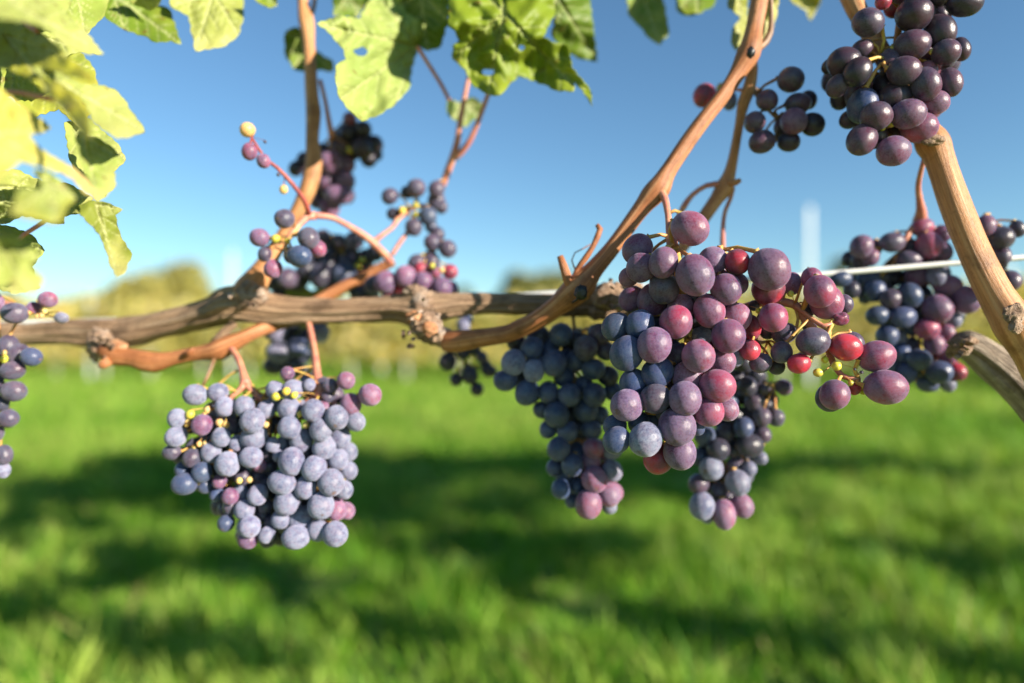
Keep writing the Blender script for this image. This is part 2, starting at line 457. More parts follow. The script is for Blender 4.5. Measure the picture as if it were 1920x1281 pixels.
trellis_post(1895, 12.6, 500, 'faint pale post at the right edge under the wire')

for k, off in enumerate((2.6, 5.2, 7.8, 10.6, 14.0, 19.0, 26.0)):
    r = np.random.default_rng(300 + k); cs = []
    xa, xb = -19 - off * 1.1, 13 + off * .9
    for i in range(int((xb - xa) * 110)):
        xx = r.uniform(xa, xb); h = .3 + 1.4 * r.beta(1.4, 1.2) * (1 + .12 * noise.noise(Vector((xx * 1.3, k, 0))))
        cs.append((xx, row_y(xx, off) + r.normal(0, .14), h))
    V, F, C = leaf_cloud(cs, .15, YELL, 400 + k)
    me = mesh_from('far_vine_row', V, F, M_FOL, False, {'col': ('FLOAT_COLOR', C)})
    tag(link('far_vine_row', me), 'far yellow vine row beyond the next row', 'vine row', 'far vine rows', 'stuff')

def tree(px, Y, top_py, wpx, cols, label, seed, low=.25, name='tree'):
    base = P(px, 640, Y); base.z = 0
    H = CAM_H + (640.5 - top_py) / FPX * Y; R = wpx / FPX * Y / 2
    o = empty(name, base); tag(o, label, 'tree', 'trees on the horizon')
    r = np.random.default_rng(seed)
    V, F = tube_geo([(Vector((0, 0, -.1)), .22), (Vector((.1, 0, H * .3)), .16), (Vector((0, .1, H * .7)), .06)], 8, .4, .2, seed=seed)
    for k in range(6):
        a = r.uniform(0, 6.28); z = H * r.uniform(.25, .55)
        tube_geo([(Vector((.06, 0, z)), .07), (Vector((math.cos(a) * R * .4, math.sin(a) * R * .4, z + H * .15)), .045), (Vector((math.cos(a) * R * .75, math.sin(a) * R * .75, z + H * .25)), .015)], 6, None, V=V, F=F)
    link('trunk', mesh_from('trunk', V, F, M_TRUNK), o)
    lobes = []
    for k in range(15):
        a = r.uniform(0, 6.28); q = r.uniform(.15, .78); z = r.uniform(low, .86)
        env = math.sin(math.pi * min(max((z - low + .12) / (1.12 - low), 0), 1)) ** .6
        lr = R * r.uniform(.22, .38); lobes.append((math.cos(a) * R * q * env, math.sin(a) * R * q * env, min(H * z, H - lr * r.uniform(.85, 1.2) - H * .35 * (q * env) ** 2), lr))
    cs = []
    for (lx, ly, lz, lr) in lobes:
        for k in range(330):
            d = Vector(r.normal(0, 1, 3)); d.normalize()
            rr = lr * r.uniform(.55, 1.08); cs.append((lx + d.x * rr, ly + d.y * rr, lz + d.z * rr * .9))
    V, F, C = small_cloud(cs, R * .12, cols, seed + 1)
    f = link('crown', mesh_from('crown', V, F, M_FOL, False, {'col': ('FLOAT_COLOR', C)}), o); tag(f, kind='stuff')
OL = [(0.34, 0.33, 0.09), (0.44, 0.39, 0.10), (0.26, 0.26, 0.07), (0.50, 0.42, 0.12)]  # olive crowns, lightened to paint some distance haze into the colour
GR = [(0.12, 0.14, 0.045), (0.17, 0.19, 0.05), (0.25, 0.24, 0.06)]  # dark green crowns, raised likewise for painted haze
tree(318, 44, 484, 240, OL, 'broad olive-yellow tree on the horizon left of the cordon bend', 21)
tree(190, 47, 535, 190, OL, 'low olive tree half hidden behind the yellow leaves at left', 22)
tree(1012, 46, 490, 190, GR + OL[:1], 'rounded dark green tree on the horizon above the cordon', 23)
tree(872, 58, 508, 60, GR, 'small slender grey-green tree on the horizon', 24)
tree(1590, 40, 455, 110, OL, 'olive tree peeking out left of the rear right grape bunch', 25)
tree(545, 52, 540, 150, OL, 'low olive tree behind the dark grapes above the cordon', 26)
tree(1900, 60, 520, 260, OL, 'low tree on the horizon at the right edge', 27)
tree(20, 52, 545, 200, OL, 'low tree on the horizon at the left edge', 28)

# the row's own canopy, above the picture: it throws the shade on the grass
def canopy():
    r = np.random.default_rng(77); cs = []
    for i in range(6200):
        xx = r.uniform(-4.5, 12.0); z = 1.34 + 1.14 * r.beta(1.9, 1.0)
        k = 1.3 * noise.noise(Vector((xx * .8, 5.5, z * 1.1))) + .5 * noise.noise(Vector((xx * 3.1, 1.5, z * 3)))
        if k < .24 - .42 * (z - 1.7): continue
        cs.append((xx, .50 - .03 * xx + r.normal(0, .13), z))
    for i in range(2600):                        # fruit zone of the neighbouring vines, beside the picture
        xx = r.uniform(.8, 8.0) if r.random() < .75 else r.uniform(-4.0, -.75); z = r.uniform(.5, 1.4)
        k = noise.noise(Vector((xx * 2.2, 8.5, z * 2.2))) + .5 * noise.noise(Vector((xx * 5, 2.5, z * 5)))
        if k < .34: continue
        cs.append((xx, .47 - .03 * xx + r.normal(0, .07), z))
    V, F, C = leaf_cloud(cs, .135, [(0.16, 0.20, 0.03), (0.30, 0.30, 0.05), (0.10, 0.15, 0.02)], 78)
    o = link('row_foliage', mesh_from('row_foliage', V, F, M_FOL, False, {'col': ('FLOAT_COLOR', C)}))
    tag(o, 'leafy top of the near vine row above the grapes', 'foliage', kind='stuff')
canopy()

# ------------------------------------------------------------------ trellis wire
wpts = [(-500, 618, .60), (-40, 607, .43), (150, 602, .42), (330, 595, .415), (700, 573, .405), (1050, 549, .40), (1340, 528, .385), (1545, 514, .375), (1760, 496, .365), (1930, 482, .355), (2600, 428, .33)]
V, F = tube_geo([(P(x, y, Y), .00155) for x, y, Y in wpts], 10, .02)
tag(build('trellis_wire', V, F, M_WIRE), 'galvanised steel wire running along the woody vine arm', 'wire')

# ------------------------------------------------------------------ the vines
vine = empty('grapevine', (-.62, .47, 0))
tag(vine, 'old vine with long woody arm across the picture, orange canes and leaves', 'grapevine')
vine2 = empty('grapevine', (.42, .40, 0))
tag(vine2, 'second vine at right edge with thick tan cane and weathered stub', 'grapevine')

def limb(name, rows, mat, parent, seg=20, step=.003, rough=.08, ridge=.0, kr=10, seed=0.0):
    fib = []; V, F = tube_geo(pxpath(rows), seg, step, rough, ridge, kr, seed, fib=fib)
    return build(name, V, F, mat, parent, True, {'fib': ('FLOAT_VECTOR', fib)})

limb('cordon', [(-400, 660, 26, .52), (-150, 636, 23, .44), (0, 627, 22, .42), (60, 626, 21, .418), (120, 624, 22, .415), (175, 625, 26, .41), (230, 624, 26, .405), (290, 612, 25, .40),
     (350, 598, 25, .395), (400, 585, 28, .39), (432, 573, 35, .388), (470, 574, 33, .388), (520, 582, 27, .388), (600, 584, 24, .388), (680, 581, 23, .386), (745, 578, 26, .384), (790, 580, 34, .382),
     (840, 573, 24, .381), (900, 570, 20, .38), (1000, 571, 20, .378), (1060, 573, 21, .376), (1110, 570, 24, .374), (1150, 574, 31, .373), (1210, 588, 29, .374), (1300, 610, 26, .385), (1420, 625, 22, .40)],
     M_BARK, vine, 64, .0016, .15, .20, 12, 3.3)
V, F = tube_geo([(P(-400, 660, .52), .011), (Vector((-.62, .50, .62)), .017), (Vector((-.63, .48, .3)), .022), (Vector((-.62, .47, -.02)), .028)], 14, .01, .15, .1, seed=8)
build('trunk', V, F, M_BARK, vine)

# flaking knots on the arm, each its own lump of bark
def burr(px, py, rpx, Y, seed, parent, sq=(1, .8, 1), mat=None, amp=.30, freq=1.3, sub=4):
    V, F = lump_geo(P(px, py, Y), rpx * Y / FPX, seed, sq, sub, amp, freq)
    build('bark_knot', V, F, mat or M_BURR, parent)
for a in [(790, 572, 30, .378, 1.1, (1.0, .8, 1.05)), (798, 610, 29, .366, 2.4, (1.0, .8, 1.0)), (826, 632, 22, .362, 3.7, (1.2, .8, .85)), (775, 545, 16, .376, 5.1, (1.1, .7, .7)),
          (190, 645, 26, .388, 6.3, (.9, .8, 1.1)), (178, 662, 13, .386, 7.2, (.7, .7, 1.3)), (470, 556, 30, .380, 8.8, (1.1, .7, .9)), (1150, 556, 30, .362, 9.4, (1.3, .7, .9)), (1180, 540, 20, .362, 10.2, (1.1, .7, .8)),
          (1130, 585, 22, .366, 11.5, (1.2, .7, .7))]:
    burr(a[0], a[1], a[2], a[3], a[4], vine, a[5])
burr(806, 618, 15, .353, 21.3, vine, (1.0, .6, 1.0), M_RAW, .2)
burr(775, 594, 13, .357, 22.1, vine, (1.2, .6, .8), M_RAW, .25)
burr(215, 652, 18, .379, 23.4, vine, (1.2, .6, .8), M_RAW, .25)

def flakes(cx, cy, rx, ry, Y, k, parent, seed):
    """thin curled strips of bark standing off the knots"""
    r = random.Random(seed)
    for j in range(k):
        a = r.uniform(0, 6.28); x = cx + math.cos(a) * rx * r.uniform(.5, 1.0); y = cy + math.sin(a) * ry * r.uniform(.5, 1.0)
        L = r.uniform(7, 17); an = r.uniform(0, 6.28); w = r.uniform(2.0, 4.5)
        V = []; F = []
        for t in range(5):
            u = t / 4; q = P(x + math.cos(an) * L * (u - .5), y + math.sin(an) * L * (u - .5), Y - .004 * math.sin(u * 3.14) - .002 * r.random())
            s = P(x - math.sin(an) * w, y + math.cos(an) * w, Y) - P(x, y, Y)
            s *= (1 - .7 * abs(u - .4))
            V += [q - s, q + s + Vector((0, -.001, 0)), q + s + Vector((0, .0002, .0003)), q - s + Vector((0, .0008, .0003))]
        for t in range(4):
            b = t * 4
            F += [(b + i, b + (i + 1) % 4, b + 4 + (i + 1) % 4, b + 4 + i) for i in range(4)]
        F += [(3, 2, 1, 0), (16, 17, 18, 19)]
        build('bark_flake', V, F, M_BURR, parent, False)
flakes(800, 600, 34, 42, .354, 8, vine, 1); flakes(190, 652, 24, 30, .379, 12, vine, 2)
flakes(462, 553, 32, 24, .370, 9, vine, 3); flakes(1150, 556, 44, 32, .350, 14, vine, 4); flakes(765, 640, 14, 20, .362, 5, vine, 5)

# canes
limb('cane', [(196, 655, 17, .382), (215, 668, 19, .38), (250, 672, 17, .379), (272, 677, 20, .378), (292, 679, 20, .378), (320, 673, 14, .378), (360, 665, 13, .378), (388, 661, 15, .378), (410, 656, 20, .378), (430, 646, 18, .379), (455, 634, 14, .38), (490, 618, 13, .385),
     (540, 600, 12, .40), (600, 562, 11, .412), (660, 530, 11, .416), (700, 509, 10, .418), (738, 490, 9, .42)], M_CANE_RED, vine, 20, .003, .10, .03, 8, 1.0)
limb('cane', [(838, 640, 20, .362), (862, 640, 21, .358), (900, 634, 18, .354), (950, 626, 16, .350), (975, 616, 17, .347), (1005, 602, 17, .344), (1040, 578, 19, .341), (1070, 554, 26, .338), (1090, 535, 27, .337), (1112, 508, 18, .337), (1150, 463, 15, .337),
     (1200, 396, 16, .337), (1222, 368, 21, .337), (1236, 352, 22, .337), (1256, 316, 15, .338), (1310, 238, 14, .342), (1350, 186, 14, .345), (1380, 142, 15, .347), (1400, 108, 21, .348), (1408, 90, 21, .348), (1414, 55, 16, .35), (1424, 0, 15, .352), (1440, -80, 14, .36), (1470, -330, 11, .40), (1480, -750, 9, .44), (1490, -1200, 7, .46)],
     M_CANE_RED, vine, 24, .002, .10, .04, 8, 2.0)
limb('cane', [(1408, 100, 10, .354), (1411, 130, 10, .356), (1404, 168, 12, .358), (1394, 195, 11, .36), (1386, 235, 8, .362), (1374, 300, 9, .364), (1366, 332, 12, .365), (1360, 350, 17, .365), (1345, 372, 13, .366), (1322, 405, 12, .367), (1290, 450, 11, .369), (1240, 520, 11, .372)], M_CANE, vine, 18, .003, .10, .03, 8, 4.0)
limb('cane', [(520, -1250, 6, .46), (540, -700, 8, .45), (556, -260, 9, .44), (566, -40, 9, .415), (570, 15, 11, .412), (575, 42, 15, .41), (580, 90, 11, .408), (585, 180, 12, .405), (588, 212, 14, .404), (586, 260, 12, .402), (588, 308, 16, .40), (576, 358, 15, .398), (552, 408, 13, .396), (522, 458, 14, .393), (494, 505, 19, .39), (466, 545, 27, .388), (452, 566, 22, .388)], M_CANE, vine, 20, .003, .10, .03, 8, 5.0)
limb('cane', [(1400, -1150, 9, .46), (1440, -700, 12, .44), (1500, -300, 15, .39), (1540, -140, 17, .36), (1598, 0, 18, .345), (1620, 42, 17, .342), (1650, 95, 17, .338), (1690, 165, 19, .334), (1728, 235, 22, .331), (1748, 268, 29, .33), (1762, 300, 25, .329), (1792, 390, 26, .326), (1828, 475, 27, .323), (1862, 545, 28, .32), (1888, 588, 33, .318), (1905, 615, 36, .317), (1930, 660, 30, .316), (1965, 720, 32, .318), (2060, 860, 36, .33)],
     M_CANE, vine2, 26, .002, .07, .03, 7, 6.0)
limb('spur', [(1792, 634, 15, .352), (1800, 640, 24, .352), (1830, 654, 28, .350), (1870, 684, 32, .347), (1920, 728, 38, .343), (1990, 795, 44, .34), (2120, 930, 48, .34), (2250, 1150, 52, .36)], M_STUB, vine2, 48, .0018, .16, .12, 11, 7.0)
V, F = tube_geo([(P(2250, 1150, .36), .0148), (Vector((.42, .39, .40)), .02), (Vector((.42, .40, .2)), .024), (Vector((.42, .40, -.02)), .03)], 14, .01, .15, .1, seed=9)
build('trunk', V, F, M_BARK, vine2)
for a in [(1800, 655, 16, .340, 31.0, (1.3, .7, .7)), (1783, 662, 10, .342, 32.0, (1.1, .7, .9)), (1900, 590, 18, .303, 33.0, (1, .6, 1.1)), (1905, 612, 13, .302, 34.0, (1, .6, 1.0)), (1748, 262, 18, .318, 35.0, (1.4, .6, .6)), (1820, 640, 12, .338, 36.0, (1.1, .7, .7))]:
    burr(a[0], a[1], a[2], a[3], a[4], vine2, a[5])
flakes(1795, 652, 24, 18, .338, 8, vine2, 6)

def stem(name, rows, mat, parent, seg=10, step=.003, rough=.08):
    fib = []; V, F = tube_geo(pxpath(rows), seg, step, rough, seed=rows[0][0] * .1, fib=fib)
    return build(name, V, F, mat, parent, True, {'fib': ('FLOAT_VECTOR', fib)})
# buds, shoot stubs, tendrils
stem('shoot_stub', [(1068, 540, 8, .334), (1062, 515, 9, .334), (1056, 497, 8, .334), (1050, 480, 6, .334)], M_CANE_RED, vine)
stem('tendril', [(1074, 530, 5, .336), (1082, 506, 5, .336), (1098, 484, 6, .335), (1112, 462, 5, .335), (1120, 444, 6, .335), (1125, 430, 6, .336), (1119, 421, 4, .336)], M_DRY, vine)
stem('tendril', [(1080, 508, 1.5, .338), (1072, 488, 1.3, .34), (1078, 474, 1.2, .341), (1094, 466, 1.2, .341), (1108, 458, 1.1, .34)], M_DRY, vine, 6)
stem('tendril', [(402, 672, 4, .376), (396, 690, 3.5, .374), (388, 708, 3.5, .372), (380, 724, 3, .37)], M_STALK_BROWN, vine, 8)
stem('shoot_stub', [(440, 606, 8, .384), (420, 624, 9, .38), (402, 645, 9, .378)], M_BARK, vine)
stem('bud', [(345, 668, 6, .374), (356, 660, 6, .372), (364, 653, 2, .371)], M_DRY, vine)
stem('bud', [(206, 676, 9, .376), (192, 684, 9, .374), (186, 688, 5, .373)], M_CANE_RED, vine)
stem('side_shoot', [(1352, 345, 6, .364), (1325, 348, 5, .364), (1298, 366, 5, .365), (1282, 388, 6, .366), (1272, 408, 4, .367)], M_STALK_PINK, vine)
stem('side_shoot', [(1374, 352, 5, .366), (1370, 372, 4, .367), (1360, 395, 4, .368), (1356, 420, 4, .369), (1355, 455, 5, .37), (1356, 480, 5, .372)], M_STALK_PINK, vine)
stem('side_shoot', [(1366, 344, 7, .362), (1380, 342, 6, .358), (1388, 338, 4, .356)], M_CANE, vine)
stem('side_shoot', [(1442, -60, 5, .356), (1446, 20, 4, .356), (1444, 62, 6, .355), (1436, 78, 7, .354), (1418, 96, 5, .352)], M_STALK_BROWN, vine)
stem('side_shoot', [(1072, 575, 3, .372), (1075, 600, 3, .374), (1078, 632, 3.5, .375)], M_STALK_BROWN, vine, 8)
stem('side_shoot', [(600, 150, 4, .41), (610, 190, 4, .412), (617, 230, 5, .414), (622, 255, 6, .416)], M_STALK_PINK, vine)
stem('side_shoot', [(592, -20, 4, .414), (588, 15, 4, .413), (578, 40, 5, .412)], M_STALK_BROWN, vine)
# black tie that holds the arm
V, F = lump_geo(P(1090, 548, .318), .0030, 41, (1, .7, 1.25), 3, .3, 1.4); build('tie_knot', V, F, M_TIE, vine)
V, F = lump_geo(P(1408, 98, .338), .0020, 42, (1, .7, 1.4), 3, .3, 1.4); build('tie_knot', V, F, M_TIE, vine)
stem('tie_strand', [(1086, 556, 3, .320), (1080, 563, 2.5, .322), (1072, 568, 2, .33)], M_TIE, vine, 6)

# ------------------------------------------------------------------ leaves, each with its own outline, tilt, curl and veins
def leaf(poly, org, sc, Y, tilt, col, edge, hub, parent, seed, wave=.006, petiole=None, holes=(), pm=None):
    """poly in pixels of a crop (org, scale); tilt = metres of depth per pixel in x and y; hub = where the veins meet"""
    pts = [Vector((org[0] + x / sc, org[1] + y / sc)) for x, y in poly]
    hub = Vector((org[0] + hub[0] / sc, org[1] + hub[1] / sc))
    full = []                                   # leaves that leave the picture at the top go on as lobes above it
    for i, a in enumerate(pts):
        b = pts[(i + 1) % len(pts)]; full.append(a)
        if a.y < -8 and b.y < -8 and (b - a).length > 30:
            L = (b - a).length
            for t, h in ((.04, .22), (.2, .42), (.33, .30), (.5, .58), (.67, .30), (.82, .44), (.96, .2)): full.append(a.lerp(b, t) + Vector((0, -h * L)))
    pts = full
    r = random.Random(seed)
    # toothed margin
    out = []
    n = len(pts)
    for i in range(n):
        a, b = pts[i], pts[(i + 1) % n]; L = (b - a).length; k = max(1, int(L / 8))
        nrm = Vector((b.y - a.y, a.x - b.x)); nrm = nrm.normalized() if nrm.length else nrm
        for j in range(k):
            t = j / k; q = a.lerp(b, t)
            q = q + nrm * ((1.8 if j % 2 else -1.2) * r.uniform(.3, 1.2) if j else 0)
            out.append(q)
    nb = len(out)
    x0, x1 = min(p.x for p in out), max(p.x for p in out); y0, y1 = min(p.y for p in out), max(p.y for p in out)
    edges = [(i, (i + 1) % nb) for i in range(nb)]
    allp = list(out)
    for (hx, hy, hrx, hry) in holes:
        hx, hy = org[0] + hx / sc, org[1] + hy / sc; b0 = len(allp)
        for k in range(9):
            a = 6.283 * k / 9; allp.append(Vector((hx + math.cos(a) * hrx / sc * r.uniform(.8, 1.2), hy + math.sin(a) * hry / sc * r.uniform(.8, 1.2))))
            edges.append((b0 + k, b0 + (k + 1) % 9))
    hol = [(org[0] + h[0] / sc, org[1] + h[1] / sc, h[2] / sc, h[3] / sc) for h in holes]
    def inside(q):
        c = False
        for i in range(nb):
            a, b = out[i], out[i - 1]
            if (a.y > q.y) != (b.y > q.y) and q.x < (b.x - a.x) * (q.y - a.y) / (b.y - a.y) + a.x: c = not c
        return c
    st = 4.5; yy = y0 + 2; row = 0
    while yy < y1:
        xx = x0 + (st / 2 if row % 2 else 0)
        while xx < x1:
            q = Vector((xx + r.uniform(-.6, .6), yy + r.uniform(-.6, .6)))
            if inside(q) and not any(((q.x - h[0]) / (h[2] * 1.3)) ** 2 + ((q.y - h[1]) / (h[3] * 1.3)) ** 2 < 1 for h in hol): allp.append(q)
            xx += st
        yy += st * .87; row += 1
    vs, _, fs, _, _, _ = geometry.delaunay_2d_cdt(allp, edges, [], 0, 1e-4)
    keep = []
    for f in fs:
        c = sum((vs[i] for i in f), Vector((0, 0))) / len(f)
        if inside(c) and not any(((c.x - h[0]) / h[2]) ** 2 + ((c.y - h[1]) / h[3]) ** 2 < .8 for h in hol): keep.append(tuple(f))
    # veins: five main ones to the far points of the margin, with side veins
    c = sum(out, Vector((0, 0))) / nb
    size = max((p - hub).length for p in out)
    tips = []
    for p in sorted(pts, key=lambda p: -(p - hub).length):
        if all(abs(((p - hub).angle_signed(t - hub, 0)) if (p - hub).length > 1 and (t - hub).length > 1 else 9) > .55 for t in tips) and (p - hub).length > size * .35: tips.append(p)
        if len(tips) == 5: break
    segs = []
    for t in tips:
        d = t - hub; segs.append((hub, t, 2.0))
        sd = Vector((-d.y, d.x)).normalized()
        for k in range(1, 6):
            u = k / 6.2; b = hub.lerp(t, u); L = d.length * .42 * (1 - u * .7)
            for s in (-1, 1): segs.append((b, b + d.normalized() * L * .7 + sd * s * L * .75, .9))
    def vein(q):
        m = 0
        for a, b, w in segs:
            ab = b - a; L2 = ab.length_squared
            t = min(max((q - a).dot(ab) / L2, 0), 1) if L2 > 1e-9 else 0
            dd = (q - a - ab * t).length; m = max(m, (w / 2.0) * max(0, 1 - dd / (3.2 * (1 - .5 * t) * w ** .5)))
        return min(m, 1)
    V, A, VE = [], [], []
    ec = np.array(edge); cc = np.array(col)
    for q in vs:
        ve = vein(q); u = q - c
        d = Y + tilt[0] * u.x + tilt[1] * u.y
        s = (q - hub).length / size
        d += wave * (noise.noise(Vector((q.x * .011 + seed, q.y * .011, 0))) * 1.6 + .5 * noise.noise(Vector((q.x * .035, q.y * .035 + seed, 0)))) + wave * .5 * ve * (1 - s) - wave * 1.2 * s * s
        V.append(P(q.x, q.y, max(d, .12)))
        k = min(max((s - .5) * 1.5 + .7 * noise.noise(Vector((q.x * .02, q.y * .02, seed))), 0), 1) * (1 - ve)
        c3 = cc * (1 - k) + ec * k; A.append((*c3, 1)); VE.append(ve)
    ob = build('leaf', V, keep, M_LEAF, parent, True, {'col': ('FLOAT_COLOR', A), 'vein': ('FLOAT', VE)})
    md = ob.modifiers.new('thickness', 'SOLIDIFY'); md.thickness = .00028; md.offset = 0
    if petiole:
        V, F = tube_geo(pxpath(petiole), 8, .004, .05)
        build('petiole', V, F, pm or M_STALK_PINK, ob)
    return ob

PALE, PALE_E = (0.43, 0.48, 0.13), (0.58, 0.56, 0.20)
GREEN, GREEN_E = (0.16, 0.25, 0.02), (0.32, 0.36, 0.04)
OLIV, OLIV_E = (0.40, 0.40, 0.04), (0.50, 0.44, 0.05)
YEL, YEL_E = (0.62, 0.57, 0.13), (0.70, 0.52, 0.24)
c1, c2, c3, c4 = ((0, 0), 3.0), ((440, 0), 2.593), ((1180, 0), 2.593), ((0, 400), 2.562)
T = 1e-4
leaf([(-90, -90), (380, -90), (400, 20), (370, 80), (430, 140), (500, 200), (560, 280), (585, 305), (480, 300), (380, 260), (330, 220), (240, 150), (120, 120), (-90, 90)], *c1, .235, (4 * T, -3 * T), PALE, PALE_E, (60, 10), vine, 1)
leaf([(-60, 70), (60, 90), (200, 150), (300, 240), (370, 310), (500, 410), (550, 470), (480, 450), (380, 420), (240, 380), (200, 390), (240, 440), (350, 480), (440, 560), (500, 650), (515, 760), (490, 790), (440, 740), (380, 640), (300, 560), (200, 470), (120, 420), (-60, 360)], *c1, .228, (-1 * T, -2 * T), OLIV, OLIV_E, (30, 200), vine, 2)
leaf([(190, 375), (320, 400), (450, 470), (560, 480), (640, 500), (700, 560), (740, 630), (790, 690), (815, 745), (740, 770), (660, 780), (590, 740), (530, 700), (510, 640), (450, 540), (340, 470), (220, 420)], *c1, .245, (4 * T, -3 * T), PALE, PALE_E, (230, 400), vine, 3)
leaf([(440, 740), (500, 770), (540, 770), (620, 820), (680, 880), (700, 900), (640, 960), (655, 1040), (600, 1100), (550, 1130), (520, 1060), (480, 960), (450, 860), (420, 780)], *c1, .25, (3 * T, -2 * T), (0.36, 0.44, 0.10), PALE_E, (470, 760), vine, 4)
leaf([(-90, 460), (0, 500), (120, 590), (230, 670), (290, 720), (250, 745), (160, 760), (230, 840), (330, 900), (420, 950), (480, 1000), (540, 1080), (555, 1120), (480, 1090), (400, 1000), (330, 970), (200, 930), (110, 910), (60, 960), (0, 1000), (-90, 1040)], *c1, .215, (3 * T, -2 * T), YEL, YEL_E, (-20, 760), vine, 5)
leaf([(180, 950), (260, 960), (340, 1010), (400, 1080), (430, 1120), (380, 1160), (350, 1240), (300, 1260), (240, 1240), (160, 1230), (60, 1200), (110, 1060), (180, 1060), (250, 1070)], *c1, .205, (2 * T, -1 * T), (0.36, 0.42, 0.10), OLIV_E, (300, 1040), vine, 6)
leaf([(420, 1170), (500, 1130), (600, 1140), (690, 1180), (650, 1210), (665, 1281), (690, 1350), (745, 1430), (700, 1540), (660, 1560), (620, 1500), (600, 1420), (560, 1320), (500, 1260)], *c1, .27, (2 * T, -1 * T), (0.24, 0.28, 0.04), (0.60, 0.55, 0.2), (540, 1150), vine, 7)
leaf([(-40, 80), (60, 95), (150, 150), (190, 220), (140, 250), (210, 310), (200, 350), (150, 390), (60, 340), (-40, 370)], *c4, .20, (2 * T, -1 * T), (0.40, 0.46, 0.10), PALE_E, (0, 150), vine, 8)
leaf([(-40, -60), (120, -50), (310, -20), (310, 50), (250, 50), (200, 30), (100, 10), (-40, 30)], *c4, .28, (1 * T, 3 * T), (0.3, 0.36, 0.1), PALE_E, (100, -40), vine, 9)
leaf([(450, -60), (600, -60), (720, -20), (900, 30), (960, 60), (1020, 250), (960, 230), (880, 240), (800, 200), (700, 170), (620, 120), (560, 60), (480, 40)], *c1, .36, (2 * T, -3 * T), GREEN, GREEN_E, (640, -30), vine, 10)
leaf([(950, -60), (1370, -60), (1370, 100), (1340, 200), (1270, 260), (1200, 270), (1100, 290), (1080, 200), (1060, 90), (960, 40)], *c1, .38, (2 * T, -1 * T), (0.36, 0.40, 0.09), PALE_E, (1200, -40), vine, 11)
leaf([(720, -50), (930, -50), (900, 20), (850, 60), (800, 40), (740, 20)], *c1, .35, (2 * T, 3 * T), PALE, PALE_E, (800, -40), vine, 12)
leaf([(1430, -50), (1560, -50), (1560, 30), (1520, 48), (1480, 30), (1430, -5)], *c1, .38, (1 * T, 2 * T), GREEN, GREEN_E, (1500, -40), vine, 13)
leaf([(250, 150), (300, 130), (345, 170), (400, 250), (480, 300), (480, 350), (420, 340), (345, 350), (290, 340), (245, 270), (240, 200)], *c2, .43, (1 * T, 2 * T), GREEN, GREEN_E, (350, 200), vine, 14)
leaf([(400, 115), (500, 80), (610, 90), (640, 20), (690, -30), (800, -20), (830, 60), (880, 90), (960, 70), (1010, 60), (1030, 110), (960, 200), (890, 240), (860, 330), (850, 430), (780, 510), (700, 560), (620, 590), (560, 540), (510, 480), (490, 400), (490, 320), (540, 290), (530, 240), (500, 210), (440, 140)], *c2, .385, (2.5 * T, -2 * T), (0.34, 0.43, 0.11), (0.48, 0.53, 0.17), (890, 225), vine, 15, .012,
     petiole=[(783, 88, 4, .388), (800, 115, 4, .395), (828, 160, 4, .405), (842, 188, 4, .41)], holes=[(615, 252, 36, 22)])
leaf([(800, -60), (1040, -60), (1040, 100), (1000, 230), (940, 250), (880, 220), (930, 120), (860, 90), (800, 40)], *c2, .40, (-2 * T, 2 * T), (0.10, 0.18, 0.015), GREEN, (900, -40), vine, 16)
leaf([(480, -60), (700, -60), (640, 20), (600, 85), (480, 80)], *c2, .41, (2 * T, 2 * T), (0.10, 0.18, 0.015), GREEN, (560, -40), vine, 17)
leaf([(1040, -70), (1540, -70), (1560, 60), (1500, 180), (1560, 210), (1620, 220), (1630, 270), (1640, 330), (1700, 400), (1730, 440), (1740, 520), (1690, 440), (1650, 400), (1650, 445), (1560, 440), (1500, 410), (1380, 370), (1330, 420), (1290, 465), (1230, 460), (1160, 420), (1120, 340), (1060, 290), (1060, 220), (1090, 200), (1070, 150), (1040, 130)], *c2, .375, (0 * T, 0 * T), (0.22, 0.30, 0.02), (0.36, 0.40, 0.04), (1310, 60), vine, 18, .013,
     holes=[(1232, 352, 32, 16), (1395, 232, 16, 14)])
leaf([(1500, -60), (1720, -60), (1740, 100), (1765, 300), (1690, 290), (1600, 250), (1540, 170), (1560, 60)], *c2, .40, (2 * T, 2 * T), (0.12, 0.20, 0.018), GREEN, (1560, -30), vine, 19, holes=[(1505, 172, 18, 14)])
leaf([(1035, 480), (1090, 500), (1150, 470), (1220, 510), (1190, 560), (1120, 620), (1060, 580), (1030, 540)], *c2, .43, (2 * T, 1 * T), (0.10, 0.17, 0.02), GREEN, (1110, 500), vine, 20)
leaf([(-20, -60), (130, -60), (170, 20), (195, 160), (150, 220), (100, 190), (50, 130), (0, 80)], *c3, .42, (1 * T, 1 * T), GREEN, (0.5, 0.52, 0.16), (60, -40), vine, 21)
leaf([(220, -60), (440, -60), (410, 30), (330, 70), (270, 75), (230, 50)], *c3, .43, (1 * T, -3 * T), GREEN, GREEN_E, (330, -40), vine, 22)
leaf([(480, -60), (570, -60), (575, 130), (560, 200), (520, 250), (495, 210), (500, 150), (540, 80), (480, 40)], *c3, .39, (3 * T, 1 * T), (0.32, 0.34, 0.06), PALE_E, (530, -40), vine, 23)
leaf([(590, -60), (735, -60), (720, 60), (700, 140), (670, 195), (640, 220), (600, 160), (590, 60)], *c3, .37, (3 * T, 2 * T), (0.52, 0.5, 0.16), (0.66, 0.58, 0.28), (660, -40), vine, 24)
leaf([(750, -60), (950, -60), (930, 10), (900, 70), (880, 105), (860, 50), (800, 20)], *c3, .43, (1 * T, 2 * T), (0.45, 0.44, 0.1), PALE_E, (850, -50), vine, 25)
c5 = ((430, 350), 2.562)
